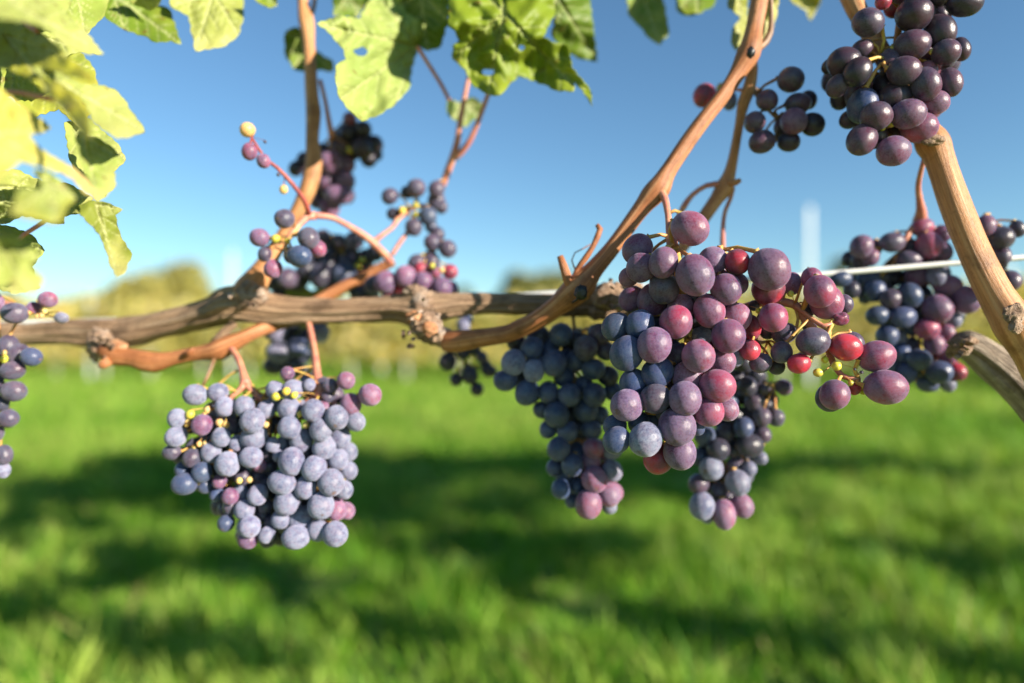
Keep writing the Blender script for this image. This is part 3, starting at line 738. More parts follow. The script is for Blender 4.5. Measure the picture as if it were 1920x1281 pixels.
leaf([(270, 500), (340, 460), (400, 500), (460, 470), (500, 500), (480, 600), (460, 690), (400, 720), (340, 700), (300, 640), (270, 560)], *c5, .47, (2 * T, 1 * T), (0.36, 0.40, 0.10), PALE_E, (380, 520), vine, 26)
U = ((0, 0), 1.0)
leaf([(-60, 40), (60, 30), (130, 70), (178, 130), (186, 190), (150, 240), (110, 205), (60, 220), (20, 180), (-60, 190)], *U, .31, (2 * T, -2 * T), (0.34, 0.40, 0.06), OLIV_E, (30, 90), vine, 31)
leaf([(90, -40), (215, -40), (196, 30), (160, 66), (110, 50), (70, 20)], *U, .33, (2 * T, -2 * T), (0.30, 0.38, 0.07), PALE_E, (140, -30), vine, 32)
leaf([(60, 60), (120, 62), (190, 102), (150, 98), (100, 110), (60, 100)], *U, .29, (2 * T, -2 * T), PALE, PALE_E, (80, 70), vine, 33)
leaf([(120, 230), (165, 222), (222, 270), (236, 300), (206, 330), (216, 350), (184, 380), (158, 350), (130, 300)], *U, .30, (2 * T, -2 * T), (0.40, 0.46, 0.12), PALE_E, (140, 240), vine, 34)
leaf([(-50, 330), (30, 318), (80, 340), (130, 345), (176, 372), (150, 400), (100, 410), (60, 396), (10, 420), (-50, 410)], *U, .30, (2 * T, -2 * T), (0.42, 0.46, 0.12), PALE_E, (0, 350), vine, 35)
leaf([(-50, 410), (20, 425), (60, 440), (84, 470), (60, 500), (76, 540), (30, 552), (-50, 530)], *U, .29, (2 * T, -2 * T), (0.34, 0.42, 0.09), PALE_E, (0, 440), vine, 36)
stem('side_shoot', [(-60, 175, 4, .235), (20, 172, 4, .235), (75, 182, 5, .232), (110, 190, 4, .23)], M_STALK_PINK, vine, 8)
stem('side_shoot', [(-60, 500, 5, .27), (10, 470, 4, .27), (45, 440, 4, .272), (80, 418, 4, .274), (110, 395, 3, .275)], M_STALK_PINK, vine, 8)
stem('side_shoot', [(60, -1300, 5, .46), (20, -700, 7, .40), (-10, -300, 8, .32), (0, -90, 8, .26), (30, 20, 6, .25), (70, 60, 4, .24)], M_STALK_PINK, vine, 8)

# ------------------------------------------------------------------ grapes
def grape_mesh(name, seg, ring, seed, mat, dent=0.0):
    """a berry, pole to pole along Z, with a pinched stalk end (+Z) and a slightly uneven skin"""
    V, F = [(0, 0, .985)], []
    for i in range(1, ring):
        th = math.pi * i / ring
        for k in range(seg):
            ph = 2 * math.pi * k / seg
            d = Vector((math.sin(th) * math.cos(ph), math.sin(th) * math.sin(ph), math.cos(th)))
            r = 1 + .032 * noise.noise(d * 1.3 + Vector((seed, 0, 0))) + .006 * noise.noise(d * 3 + Vector((0, seed, 0)))
            if dent: r += dent * (noise.noise(d * 2.1 + Vector((seed, 2, 0))) - .3)
            r -= .03 * max(0, 1 - th / .35)
            V.append(tuple(d * r))
    V.append((0, 0, -.99)); L = len(V) - 1
    for k in range(seg): F.append((0, 1 + k, 1 + (k + 1) % seg))
    for i in range(ring - 2):
        for k in range(seg):
            a, b = 1 + i * seg + k, 1 + i * seg + (k + 1) % seg
            F.append((a, a + seg, b + seg, b))
    o = 1 + (ring - 2) * seg
    for k in range(seg): F.append((o + k, L, o + (k + 1) % seg))
    return mesh_from(name, V, F, mat)
GM = {}
for key, mat in (('d', MG_DARK), ('r', MG_RED), ('g', MG_GREEN)):
    GM[key] = [grape_mesh('grape', 28, 18, s * 3.1, mat) for s in range(3)]
    GM[key + 'lo'] = [grape_mesh('grape', 18, 12, s * 3.1, mat) for s in range(2)]
GM['x'] = [grape_mesh('grape', 28, 18, 5.5, MG_RED, .22)]

# code -> (mesh family, skin colour, bloom)
KINDS = {
    'b': ('d', (0.006, 0.026, 0.085), .32),   # blue, even bloom; skylight on shaded grapes painted into the skin
    'l': ('d', (0.040, 0.032, 0.090), 1.0),   # lavender-grey, very thick bloom; also paints sunlight on lit berries
    'p': ('r', (0.12, 0.005, 0.042), .64),   # purple
    'm': ('r', (0.26, 0.004, 0.036), .64),    # magenta, see-through
    'r': ('r', (0.44, 0.004, 0.012), .32),    # red, little bloom
    'k': ('r', (0.24, 0.014, 0.045), .88),    # pink
    'd': ('d', (0.014, 0.006, 0.016), .22),   # near black; also puts shade into the skin of dark and inner grapes
    'v': ('d', (0.040, 0.006, 0.024), .38),   # dark violet
    'q': ('r', (0.11, 0.008, 0.055), .82),   # violet under thick bloom
    'z': ('d', (0.026, 0.005, 0.013), .12),   # black plum, with leaf shade painted into the skin
    'w': ('d', (0.055, 0.006, 0.022), .26),   # dark plum
    'y': ('g', (0.60, 0.52, 0.06), .10),      # small unripe, yellow-green
    't': ('g', (0.68, 0.42, 0.14), .30),      # tan
    'x': ('x', (0.20, 0.006, 0.03), .40),     # shrivelled
}

def bunch(name, label, org, sc, Y0, data, axis, group='grape bunches on the near vine', dz=.0085, peduncles=(), stalk_mat=None, fill=1.0, stalk_r=.0012, lo=False, ped_mat=None, rs=1.05, wings=(), pack=420, pack_x=9999, oval=(1.03, 1.15)):
    """data rows: x y rx [ry] layer kind, in pixels of a crop; axis: the stalk [(px, py, Y)] through the bunch"""
    G = []
    for ln in data.strip().replace('\n', ';').split(';'):
        q = ln.split()
        if not q: continue
        kind = q[-1]; lay = float(q[-2]); nums = [float(v) for v in q[:-2]]
        rx = nums[2]; ry = nums[3] if len(nums) > 3 else rx
        G.append(dict(px=org[0] + nums[0] / sc, py=org[1] + nums[1] / sc, rx=rx / sc, ry=ry / sc, lay=lay, kind=kind, Y=Y0 + lay * dz))
    for g in G:
        u = math.hypot(g['px'] - 960, g['py'] - 640) / FPX; cs = 1 / math.sqrt(1 + u * u)
        g['r'] = math.sqrt(g['rx'] * g['ry'] * cs) / FPX * (rs if g['kind'] not in 'ytx' else 1)
    # push overlapping berries back along their sight line, the deeper one of each pair
    for it in range(60):
        moved = False
        for i in range(len(G)):
            for j in range(i + 1, len(G)):
                a, b = G[i], G[j]
                pa, pb = P(a['px'], a['py'], a['Y']), P(b['px'], b['py'], b['Y'])
                need = (a['r'] * a['Y'] + b['r'] * b['Y']) * .82
                if (pa - pb).length < need:
                    f, s = (a, b) if a['lay'] < b['lay'] or (a['lay'] == b['lay'] and a['Y'] <= b['Y']) else (b, a)
                    s['Y'] += .0012; moved = True
        if not moved: break
    root_loc = P(*axis[0])
    root = empty(name, root_loc); tag(root, label, 'grape bunch', group)
    ax = [(P(*p), stalk_r * (1.35 - .8 * i / max(1, len(axis) - 1))) for i, p in enumerate(axis)]
    axs = catmull(ax, .004)
    cand = [q[0] for q in axs]
    for rows in list(peduncles) + [[(x, y, 3, d) for x, y, d in w] for w in wings]: cand += [q[0] for q in catmull(pxpath(rows), .004)]
    items = [(P(g['px'], g['py'], g['Y']), g['r'] * g['Y'], g) for g in G]
    # berries on the far side, which other viewpoints see
    if fill:
        r = random.Random(len(G)); extra = []
        ym = sum(i[0].y for i in items) / len(items)
        big = [i for i in items if i[2]['kind'] not in 'ytx']
        for (p, rad, g) in sorted(big, key=lambda q: q[0].y):
            for k in (1, 2):
                if r.random() > fill * (1.0 if k == 1 else .55): continue
                Yn = p.y + rad * 1.98 * k + r.uniform(0, .004)
                if Yn > Y0 + .05: continue
                q = P(g['px'], g['py'], Yn); rr = rad * r.uniform(.86, .98)
                if all((q - o[0]).length > (rr + o[1]) * .92 for o in items + extra):
                    extra.append((q, rr, dict(g, rx=1, ry=1)))
        items += extra
    # berries deeper in the bunch that close the gaps between the outer ones
    if pack:
        r = random.Random(len(G) + 7); big = [i for i in items if i[2]['kind'] not in 'ytx' and i[2]['rx'] > 1]
        rm = sum(i[1] for i in big) / len(big); rpm = rm * FPX / Y0; xs = [i[2]['px'] for i in big]; ys = [i[2]['py'] for i in big]
        for t in range(pack):
            px, py = r.uniform(min(xs), max(xs)), r.uniform(min(ys), max(ys))
            near = sorted(big, key=lambda q: (q[2]['px'] - px) ** 2 + (q[2]['py'] - py) ** 2)[:4]
            dd = [(q[2]['px'] - px, q[2]['py'] - py) for q in near]
            if math.hypot(*dd[3]) > rpm * 2.5 or math.hypot(*dd[0]) > rpm * 1.35 or px > pack_x: continue
            cx, cy = sum(d[0] for d in dd), sum(d[1] for d in dd)
            if math.hypot(cx, cy) > rpm * 2.4: continue          # outside the outline
            rr = rm * r.uniform(.82, 1.05)
            for lay in (.3, .6, .9, 1.2, 1.6, 2.0, 2.5, 3.0, 3.6):
                q = P(px, py, Y0 + lay * dz)
                if all((q - o[0]).length > (rr + o[1]) * .84 for o in items) and all(o[0].y < q.y or math.hypot(o[2]['px'] - px, o[2]['py'] - py) > (rr + o[1]) * FPX / Y0 * .9 for o in big):
                    items.append((q, rr, dict(px=px, py=py, rx=1, ry=1, kind=near[0][2]['kind']))); break
    SV, SF = [], []
    tube_geo(axs, 8, None, .12, V=SV, F=SF, seed=Y0 * 50)
    for w in wings: tube_geo(catmull([(P(*q), stalk_r * .8) for q in w], .004), 7, None, .12, V=SV, F=SF, seed=Y0 * 30)
    for (p, rad, g) in items:
        best = min(cand, key=lambda q: (q + Vector((0, 0, -.006)) - p).length)
        d = p - best
        if d.length < 1e-4: d = Vector((0, -1, 0))
        e = g['rx'] / g['ry']
        u, v = (g['px'] - 960) / FPX, (g['py'] - 640) / FPX
        e /= math.sqrt(1 + u * u) / math.sqrt(1 + v * v)
        out = d.normalized()
        if e > 1.07: pole = Vector((1 if out.x > 0 else -1, out.y * .3, out.z * .25)); el = min(e, 1.35)
        elif e < .93: pole = Vector((out.x * .25, out.y * .3, -1)); el = min(1 / e, 1.35)
        else: pole = (out * .75 + Vector((rng.uniform(-.3, .3), rng.uniform(-.3, .3), -.55 + rng.uniform(-.3, .3)))); el = rng.uniform(*oval)
        pole.normalize()
        fam, colr, bl = KINDS[g['kind']]
        ms = GM[fam + 'lo'] if lo and fam + 'lo' in GM else GM[fam]
        ob = link('grape', ms[rng.randrange(len(ms))], root, p - root_loc)
        k = rad / el ** (1 / 3)
        ob.scale = (k, k, k * el)
        ob.rotation_mode = 'QUATERNION'
        ob.rotation_quaternion = (-pole).to_track_quat('Z', 'Y') @ Matrix.Rotation(rng.uniform(0, 6.28), 3, 'Z').to_quaternion()
        j = rng.uniform(.78, 1.25)
        ob.color = (colr[0] * j, colr[1] * j * rng.uniform(.85, 1.15), colr[2] * j * rng.uniform(.85, 1.15), min(1, bl * rng.uniform(.82, 1.12)))
        # little stalk from the stem to the berry's shoulder
        tip = p - pole * rad * el ** (2 / 3) * .96
        if (tip - best).length < .018:
            mid = best.lerp(tip, .55) - pole * rad * .25
            pr = min(.0011, rad * .16)
            tube_geo([(best, pr * .9), (mid, pr * .75), (tip.lerp(mid, .12), pr * .9), (tip, pr * 1.7)], 6, None, V=SV, F=SF)
    build('stalk', SV, SF, stalk_mat or M_STALK, root)
    for rows in peduncles:
        V, F = tube_geo(pxpath(rows), 12, .002, .10, seed=rows[0][0])
        build('peduncle', V, F, ped_mat or M_STALK_PINK, root)
    return root

# frontmost bunch, rows from three crops brought to one crop (1 unit = 1 px)
def conv(txt, org, sc):
    out = []
    for ln in txt.strip().replace('\n', ';').split(';'):
        q = ln.split()
        if not q: continue
        n = [float(v) for v in q[:-2]]
        out.append(' '.join(['%.1f' % (org[0] + n[0] / sc), '%.1f' % (org[1] + n[1] / sc)] + ['%.2f' % (v / sc) for v in n[2:]] + q[-2:]))
    return ';'.join(out)

A = conv("""1260 155 105 0 m;945 280 88 1 p;965 390 86 0.8 p;893 447 58 1.6 m;1100 360 88 0 p;1290 435 120 112 -0.6 p;1395 350 85 0.9 q;1545 355 74 0.2 r;1735 400 131 116 -0.4 p;1730 520 104 95 0.9 r
1870 485 60 66 2 k;1475 520 93 0 p;1105 515 90 0.8 v;912 578 75 1.2 p;1040 585 96 0.9 p;1205 630 78 1.2 k;1175 715 97 0 m;1375 650 95 0.2 m;1540 690 86 0.9 k;1760 690 85 0.1 m
1490 800 100 -0.3 p;815 745 82 0.9 b;960 735 88 0.7 b;880 905 100 0.1 b;1045 855 103 -0.3 q;1190 920 75 1.5 v;1310 920 98 -0.5 m;1450 950 82 0.7 k;1525 925 62 1.5 l;1620 885 62 0.9 r;1630 750 52 70 2.2 r
1065 1020 92 0.5 b;920 1080 80 0.9 b;1245 1045 90 0.5 k;1425 1100 108 96 -0.3 m;1050 1175 89 0 v;1230 1175 98 -0.5 q;880 1215 97 0 q;1370 1250 92 -0.1 m;1480 1240 70 0.9 k;1440 860 70 1.6 r;1330 800 60 1.8 l
1290 700 60 2 d;1090 460 70 1.8 p;1300 580 70 1.6 v;1460 620 60 1.8 p""", (900, 380), 3.2)
B = conv("""1155 625 113 107 -0.3 q;970 700 98 -0.3 l;800 705 78 0 b;1170 775 96 0.4 q;1045 815 86 0.9 r;790 620 66 1.5 b;1275 635 42 1.8 b;1090 540 60 1.6 v;930 600 60 1.8 b;1330 450 60 1.6 r""", (900, 600), 3.125)
Cc = conv("""695 405 95 0 m;735 470 100 0.9 m;840 480 55 1.7 v;645 325 62 1.1 m;820 570 58 42 0.6 x;655 705 103 80 0 v;850 740 100 77 0 r;890 722 72 1.6 v;1035 795 117 87 0.1 m;1090 980 133 97 -0.4 m
785 1025 95 85 -0.2 m;755 1042 86 80 0.9 d;570 838 70 58 0.3 r;465 770 68 60 0.9 v;340 835 70 56 1.1 v;435 855 50 2 d;480 655 76 60 1.8 v;630 600 46 2.2 v;620 520 42 2.2 v;300 490 32 2.2 v;380 640 50 2.4 d
685 892 33 26 0.3 y;795 852 33 30 0 y;725 815 22 0.4 y;905 990 40 34 0.5 r;955 1000 26 0.9 y;880 955 18 -0.1 y;520 420 20 0.6 y;325 520 18 0.9 y;905 872 8 0 v;945 890 12 10 0 v""", (1320, 420), 3.2)
bunch('grape_bunch', 'sharp frontmost bunch of pink, purple and blue grapes with a loose shoulder at right', (0, 0), 1.0, .292, A + ';' + B + ';' + Cc,
      [(1262, 462, .300), (1275, 520, .306), (1290, 600, .308), (1285, 700, .308), (1260, 790, .306), (1250, 830, .306)],
      peduncles=[[(1236, 356, 10, .336), (1246, 372, 7, .330), (1252, 400, 6, .322), (1255, 432, 7, .312), (1260, 456, 11, .304), (1262, 472, 9, .301)],
                 [(1275, 500, 5, .306), (1330, 505, 4, .306), (1350, 470, 4, .302)],
                 [(1285, 600, 6, .308), (1380, 580, 7, .312), (1440, 566, 8, .312), (1490, 572, 8, .308), (1510, 600, 8, .306), (1545, 640, 6, .303), (1562, 680, 6, .299), (1580, 705, 5, .296), (1610, 712, 5, .294)],
                 [(1490, 572, 5, .306), (1520, 596, 4, .300), (1545, 612, 5, .296), (1560, 608, 4, .295)],
                 [(1440, 566, 4, .312), (1422, 600, 5, .314), (1418, 640, 4, .316), (1440, 640, 3, .316)]], stalk_r=.0019, pack_x=1390)

bunch('grape_bunch', 'deep blue shaded bunch with pale lit lower tip, left of the frontmost bunch', (900, 600), 3.125, .352,
      """475 85 68 0.2 b;305 165 66 0.3 b;195 250 68 75 0 l;315 300 60 65 -0.2 l;435 255 72 -0.2 b;150 355 68 60 0.2 b;275 425 70 0 b;400 425 62 0.3 b;525 440 66 -0.1 b;670 440 68 0 b;620 165 70 0.2 v;700 85 65 0.7 v
665 290 68 60 0.5 b;560 240 60 0.8 b;735 180 55 0.9 v;360 525 48 0.8 b;450 555 75 -0.1 b;620 530 70 0.3 b;400 640 52 0.8 b;510 650 62 0.2 b;655 640 58 0.5 b;460 755 68 0 b;665 750 60 0.2 m;435 865 48 0.8 b;540 850 64 0 b
650 830 60 0.6 k;770 755 60 0.5 l;775 885 60 0.3 l;670 935 76 -0.2 k;570 975 48 0.9 b;475 990 58 0.2 b;540 1060 42 0.9 b;635 1080 75 84 -0.3 k;755 1025 66 0.1 k;755 1090 45 0.9 l;340 95 60 0.9 d;750 330 60 0.9 d;780 420 55 1 b
700 560 55 1 b;490 330 60 1 b;590 640 55 1.2 d;210 130 50 1.2 d;560 110 45 1.2 d;240 340 45 1.3 d;590 900 45 1.2 v;700 1000 40 1.2 v""",
      [(1078, 632, .372), (1075, 680, .374), (1080, 760, .374), (1090, 840, .372), (1105, 930, .370)])

bunch('grape_bunch', 'dark bunch with a pale lit tip behind the frontmost bunch at lower right', (900, 600), 3.125, .362,
      """1545 250 60 0.4 d;1565 390 60 0.2 d;1655 410 35 0.4 v;1545 630 62 56 0 b;1650 570 56 0.1 v;1735 573 50 0.2 v;1655 670 52 0.4 v;1395 760 66 0.1 d;1580 735 85 66 0 d;1645 810 40 0.5 l;1355 870 70 72 0 l;1580 870 42 0.3 l
1500 860 56 0.4 v;1280 960 60 0.4 v;1510 955 76 70 -0.1 l;1300 1090 72 80 0 l;1430 1140 64 84 -0.1 k;1535 1090 68 0.2 k;1780 395 50 47 0 v;1320 680 62 0.5 b;1290 800 56 0.5 b;1450 480 60 0.6 b;1490 560 60 0.8 d;1610 480 60 0.5 v
1440 660 60 0.8 d;1490 760 50 1 d;1620 320 50 0.8 d;1500 350 60 0.9 d;1400 1000 50 1 v;1330 1140 50 0.8 l;1680 500 40 0.8 d;1400 580 50 1 d""",
      [(1400, 620, .384), (1400, 700, .384), (1395, 800, .382), (1365, 880, .380), (1340, 930, .378)],
      peduncles=[[(1400, 628, 4, .392), (1400, 650, 4, .388), (1400, 700, 4, .384)], [(1405, 728, 3, .382), (1430, 718, 3, .376), (1452, 724, 3, .370)]])

bunch('grape_bunch', 'broad pale blue-grey sunlit bunch hanging free below the left part of the arm', (280, 650), 3.2022, .338,
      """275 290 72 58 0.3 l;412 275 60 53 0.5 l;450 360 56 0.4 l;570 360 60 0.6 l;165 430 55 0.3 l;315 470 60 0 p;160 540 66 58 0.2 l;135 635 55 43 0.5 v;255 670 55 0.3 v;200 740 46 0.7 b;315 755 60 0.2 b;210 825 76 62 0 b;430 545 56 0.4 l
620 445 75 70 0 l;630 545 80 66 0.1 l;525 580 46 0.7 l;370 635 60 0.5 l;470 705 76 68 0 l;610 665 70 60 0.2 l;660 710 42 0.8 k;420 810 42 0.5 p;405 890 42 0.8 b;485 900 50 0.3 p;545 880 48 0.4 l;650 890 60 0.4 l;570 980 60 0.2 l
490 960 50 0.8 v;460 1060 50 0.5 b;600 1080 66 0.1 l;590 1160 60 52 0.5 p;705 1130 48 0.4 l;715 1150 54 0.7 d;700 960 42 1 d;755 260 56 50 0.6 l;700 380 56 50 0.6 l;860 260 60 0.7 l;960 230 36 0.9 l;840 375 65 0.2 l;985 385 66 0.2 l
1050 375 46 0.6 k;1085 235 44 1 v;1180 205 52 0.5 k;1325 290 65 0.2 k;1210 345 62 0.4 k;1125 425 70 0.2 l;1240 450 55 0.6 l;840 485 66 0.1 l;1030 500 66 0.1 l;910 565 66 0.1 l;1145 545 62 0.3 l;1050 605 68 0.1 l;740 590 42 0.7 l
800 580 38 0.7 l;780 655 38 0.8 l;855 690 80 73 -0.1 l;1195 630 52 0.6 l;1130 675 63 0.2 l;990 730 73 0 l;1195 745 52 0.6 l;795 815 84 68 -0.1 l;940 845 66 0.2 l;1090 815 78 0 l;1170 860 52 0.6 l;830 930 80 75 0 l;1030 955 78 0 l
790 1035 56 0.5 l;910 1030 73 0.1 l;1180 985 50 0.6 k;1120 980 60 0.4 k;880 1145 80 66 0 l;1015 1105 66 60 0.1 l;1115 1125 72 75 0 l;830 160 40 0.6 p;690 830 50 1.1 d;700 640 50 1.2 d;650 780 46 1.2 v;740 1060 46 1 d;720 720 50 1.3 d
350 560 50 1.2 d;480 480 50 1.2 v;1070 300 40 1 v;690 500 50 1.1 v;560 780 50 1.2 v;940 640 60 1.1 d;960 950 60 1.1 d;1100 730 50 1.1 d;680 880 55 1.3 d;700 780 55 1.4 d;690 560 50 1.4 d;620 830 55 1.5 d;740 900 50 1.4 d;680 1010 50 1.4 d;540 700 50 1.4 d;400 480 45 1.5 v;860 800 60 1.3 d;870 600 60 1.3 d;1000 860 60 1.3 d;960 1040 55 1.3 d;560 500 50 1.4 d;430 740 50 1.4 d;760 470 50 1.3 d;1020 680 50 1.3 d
760 300 28 0.2 y;822 268 26 0.1 y;870 292 22 0.2 y;245 408 28 0.3 y;350 380 22 0.4 t;420 455 24 0.6 t;460 470 22 0.6 t;230 455 18 0.3 t;905 405 20 0.2 y;940 470 22 0.4 t;700 470 20 0.5 t;600 800 20 0.2 t;540 805 20 0.2 t;300 585 18 0.4 t;335 580 16 0.4 t""",
      [(598, 735, .352), (585, 780, .358), (560, 840, .360), (545, 900, .360), (555, 960, .358), (580, 990, .356)], pack=600, fill=.8, rs=1.08, wings=[[(424, 752, .352), (400, 800, .354), (395, 850, .356), (370, 890, .356)], [(480, 750, .356), (470, 820, .358), (450, 900, .358), (460, 980, .356)], [(615, 750, .350), (630, 820, .354), (600, 900, .356), (590, 980, .354)]],
      peduncles=[[(578, 602, 5, .385), (584, 630, 6, .378), (590, 660, 6, .370), (594, 700, 8, .360), (598, 732, 12, .352), (600, 745, 11, .350)], [(598, 738, 8, .352), (582, 748, 6, .352), (566, 760, 4, .352)], [(600, 740, 8, .350), (620, 752, 6, .349), (640, 768, 4, .350)],
                 [(430, 648, 6, .378), (446, 672, 6, .370), (455, 700, 7, .362), (460, 722, 11, .356)], [(460, 720, 7, .356), (444, 736, 5, .354), (428, 752, 4, .353), (420, 790, 3, .356)], [(460, 720, 7, .356), (476, 736, 6, .355), (490, 752, 4, .354), (520, 790, 3, .358)]])

bunch('grape_bunch', 'dark oval grapes of the bunch at upper right in front of the thick tan cane', (1180, 0), 2.593, .314,
      """1385 70 88 78 0 z;1160 110 74 64 0.2 w;1630 15 92 56 0.1 z;1235 8 40 0.4 r;1375 220 84 68 0.1 w;1510 155 76 0 z;1540 255 68 58 -0.1 w;1610 240 44 55 0.5 z;1130 240 46 0.8 w;1045 305 78 70 0 z;1110 350 66 -0.1 z;975 320 36 0.6 z
1010 420 50 0.5 w;1335 345 78 65 -0.2 w;1440 410 76 68 -0.2 w;1560 400 52 68 0.2 w;1450 345 46 0.6 m;1115 450 66 0.4 w;1290 475 82 66 0.3 z;1485 500 68 56 0.2 m;1135 515 78 70 0 b;1200 565 76 65 -0.2 w;1355 555 82 65 -0.2 p;1410 620 86 68 -0.1 m
1130 680 78 68 0.1 w;1075 580 46 0.6 z;1285 735 82 66 -0.1 p;1030 470 52 0.6 z;1190 660 60 0.6 z;1290 660 60 0.8 w;1240 420 60 1 z;1500 -30 60 0.5 z;1330 -40 60 0.6 w;1270 600 22 0.3 y;1230 620 18 0.3 y;1180 440 50 1.2 z""",
      [(1690, 20, .326), (1684, 70, .328), (1672, 120, .330), (1668, 180, .330), (1660, 250, .326)],
      peduncles=[[(1700, -60, 5, .335), (1692, -10, 5, .329), (1688, 30, 6, .326), (1680, 85, 6, .326)], [(1650, 105, 6, .322), (1662, 110, 8, .318), (1676, 100, 5, .322)]], fill=.6, ped_mat=M_CANE, rs=1.12, oval=(1.15, 1.32))

bunch('grape_bunch', 'small dark cluster of few grapes against the sky beside the forked cane', (1180, 0), 2.593, .345,
      """785 388 65 61 0 w;670 488 52 55 0.2 w;870 487 42 46 0.7 z;820 505 62 50 0.2 w;800 590 64 66 -0.2 p;890 605 58 0.1 z;610 595 54 50 0.2 w;645 690 65 54 0.1 w;775 690 55 46 0.4 z;745 620 44 0.8 w""",
      [(1450, 212, .354), (1458, 222, .354), (1464, 232, .354), (1468, 240, .354)],
      peduncles=[[(1412, 166, 5, .358), (1425, 190, 3, .356), (1440, 206, 3, .354), (1456, 222, 3, .354)]], pack=0, fill=.3, stalk_mat=M_STALK_BROWN, ped_mat=M_STALK_BROWN)

bunch('grape_bunch', 'single pink grape and a greyish one peeking from behind the tall slanting cane', (1180, 0), 2.593, .375,
      """365 465 58 0 r;488 490 34 46 0.3 l;450 430 30 0.8 y""", [(1370, 170, .385), (1355, 175, .385), (1335, 178, .385)], pack=0, fill=.3,
      peduncles=[[(1394, 170, 4, .362), (1380, 168, 3, .374), (1366, 172, 3, .384)]])

bunch('grape_bunch', 'blurred blue and red bunch behind the bright wire, left of the thick tan cane', (1320, 420), 3.2, .372,
      """945 135 72 66 0 p;1130 110 80 56 0.2 v;1350 130 86 75 -0.2 m;1310 20 72 52 0.3 m;1430 60 52 0.5 p;1430 170 62 0.4 p;1230 215 76 52 0 v;1000 200 52 0.3 p;870 210 46 0.6 d;930 215 52 0.4 v;820 330 70 46 0.3 b;985 330 72 52 0.2 b;1060 330 60 0.6 d
1290 310 90 62 0.1 p;1395 310 60 0 l;1460 370 92 62 0.1 p;1570 455 92 80 0 p;885 395 52 0.5 d;970 430 48 0.6 b;1025 400 66 0.1 b;1120 450 70 56 0 v;1235 430 78 70 -0.1 b;1400 510 100 80 -0.2 p;1040 550 72 56 0.1 b;1190 560 90 62 -0.1 b
1340 630 82 62 0 m;1500 575 48 0.5 l;1100 670 72 62 0.1 b;1170 690 52 0.4 l;1380 720 64 0.1 p;1455 650 52 0.5 m;1180 780 64 0.3 b;1290 815 82 62 -0.1 b;1410 890 86 66 0 b;1520 890 58 52 0.3 r;1210 900 64 0.3 b;1340 960 74 44 0.4 b;1465 960 48 0.6 l
1240 730 50 0.9 v;1300 880 50 0.9 d;1480 490 50 0.9 p;1290 540 50 1 d;1130 330 50 1 d;1460 780 60 0.7 m;1110 850 50 0.8 b;1650 60 50 0.8 p""",
      [(1726, 412, .378), (1722, 460, .384), (1720, 520, .386), (1722, 600, .386), (1726, 680, .384)],
      peduncles=[[(1732, 300, 4, .345), (1722, 345, 5, .355), (1724, 375, 6, .364), (1727, 398, 9, .371), (1725, 416, 13, .377)], [(1725, 412, 8, .377), (1708, 432, 6, .375), (1698, 448, 5, .374), (1690, 470, 4, .376)], [(1725, 412, 8, .377), (1745, 424, 6, .377), (1756, 436, 4, .378)]])

bunch('grape_bunch', 'dark grapes showing right of the thick tan cane at the right edge', (1320, 420), 3.2, .355,
      """1690 10 62 0 p;1785 85 88 64 0 d;1710 135 36 50 0.4 p;1790 190 56 0.3 v;1760 230 60 0.5 v;1840 340 72 56 0 v;1690 330 60 0.8 v;1720 60 50 0.8 d;1880 30 50 0.5 d""",
      [(1850, 400, .37), (1852, 440, .37), (1860, 480, .37), (1872, 510, .37)], pack=0, fill=.6)

bunch('grape_bunch', 'few sharp speckled plum grapes at upper left in front of the upright cane', (430, 350), 2.562, .352,
      """265 155 50 46 0 v;145 245 48 42 0 p;380 248 53 50 -0.3 v;337 335 60 50 -0.5 b;425 298 40 0.3 m;170 325 32 36 0.4 v;210 395 46 42 0 m;222 250 22 0 y;300 330 40 0.8 d;280 260 14 0.3 y""",
      [(576, 402, .372), (556, 430, .366), (540, 452, .362), (530, 470, .362)],
      peduncles=[[(592, 404, 8, .372), (578, 406, 7, .371), (562, 420, 6, .368), (545, 440, 5, .364), (535, 462, 4, .362)],
                 [(590, 404, 6.5, .373), (622, 408, 5.5, .378), (650, 422, 5.5, .384), (680, 440, 6.5, .39), (702, 458, 7.5, .394), (722, 478, 7.5, .398), (732, 492, 8, .402)],
                 [(698, 456, 6, .393), (718, 440, 4.5, .40), (736, 426, 4.5, .404), (746, 410, 5, .408)]], pack=0, fill=.3)
bunch('grape_bunch', 'thin red twig with three withered reddish and tan berries against the sky', (440, 0), 2.593, .350,
      """62 632 39 0 t;72 737 41 38 0 m;140 783 36 33 -0.2 k;238 922 22 1.2 t;148 690 8 0 d;212 850 9 0 d""",
      [(580, 402, .370), (572, 378, .366), (548, 345, .360), (520, 315, .356), (500, 300, .353), (482, 275, .352), (472, 258, .351)], stalk_mat=M_STALK_RED, pack=0, fill=0, stalk_r=.0011)

bunch('grape_bunch', 'blurred purple bunch behind the upright orange cane, dark wing to its right', (440, 0), 2.593, .44,
      """300 820 38 0.3 z;465 790 60 0 p;510 720 46 0.3 w;540 800 46 0.2 p;430 740 40 0.6 z;450 880 56 0 p;540 880 46 0.2 p;500 950 66 46 0 p;400 980 36 0.4 w;460 1010 52 0.2 p;545 950 40 0.4 w;560 580 36 0.3 m;550 650 42 0.3 z;625 630 42 0.2 z;620 720 52 0 z
680 700 42 0.2 z;650 770 42 0.2 z;690 750 30 0.5 z;400 850 50 0.7 z;340 780 40 0.6 z;560 730 18 0 y;420 930 46 0.5 w;590 660 40 0.7 z""",
      [(622, 256, .452), (620, 290, .456), (618, 330, .456), (616, 370, .455)],
      peduncles=[[(622, 250, 5, .43), (622, 262, 7, .445), (621, 280, 6, .452)], [(622, 280, 4, .452), (650, 268, 4, .452), (670, 262, 3, .452)]], lo=True)
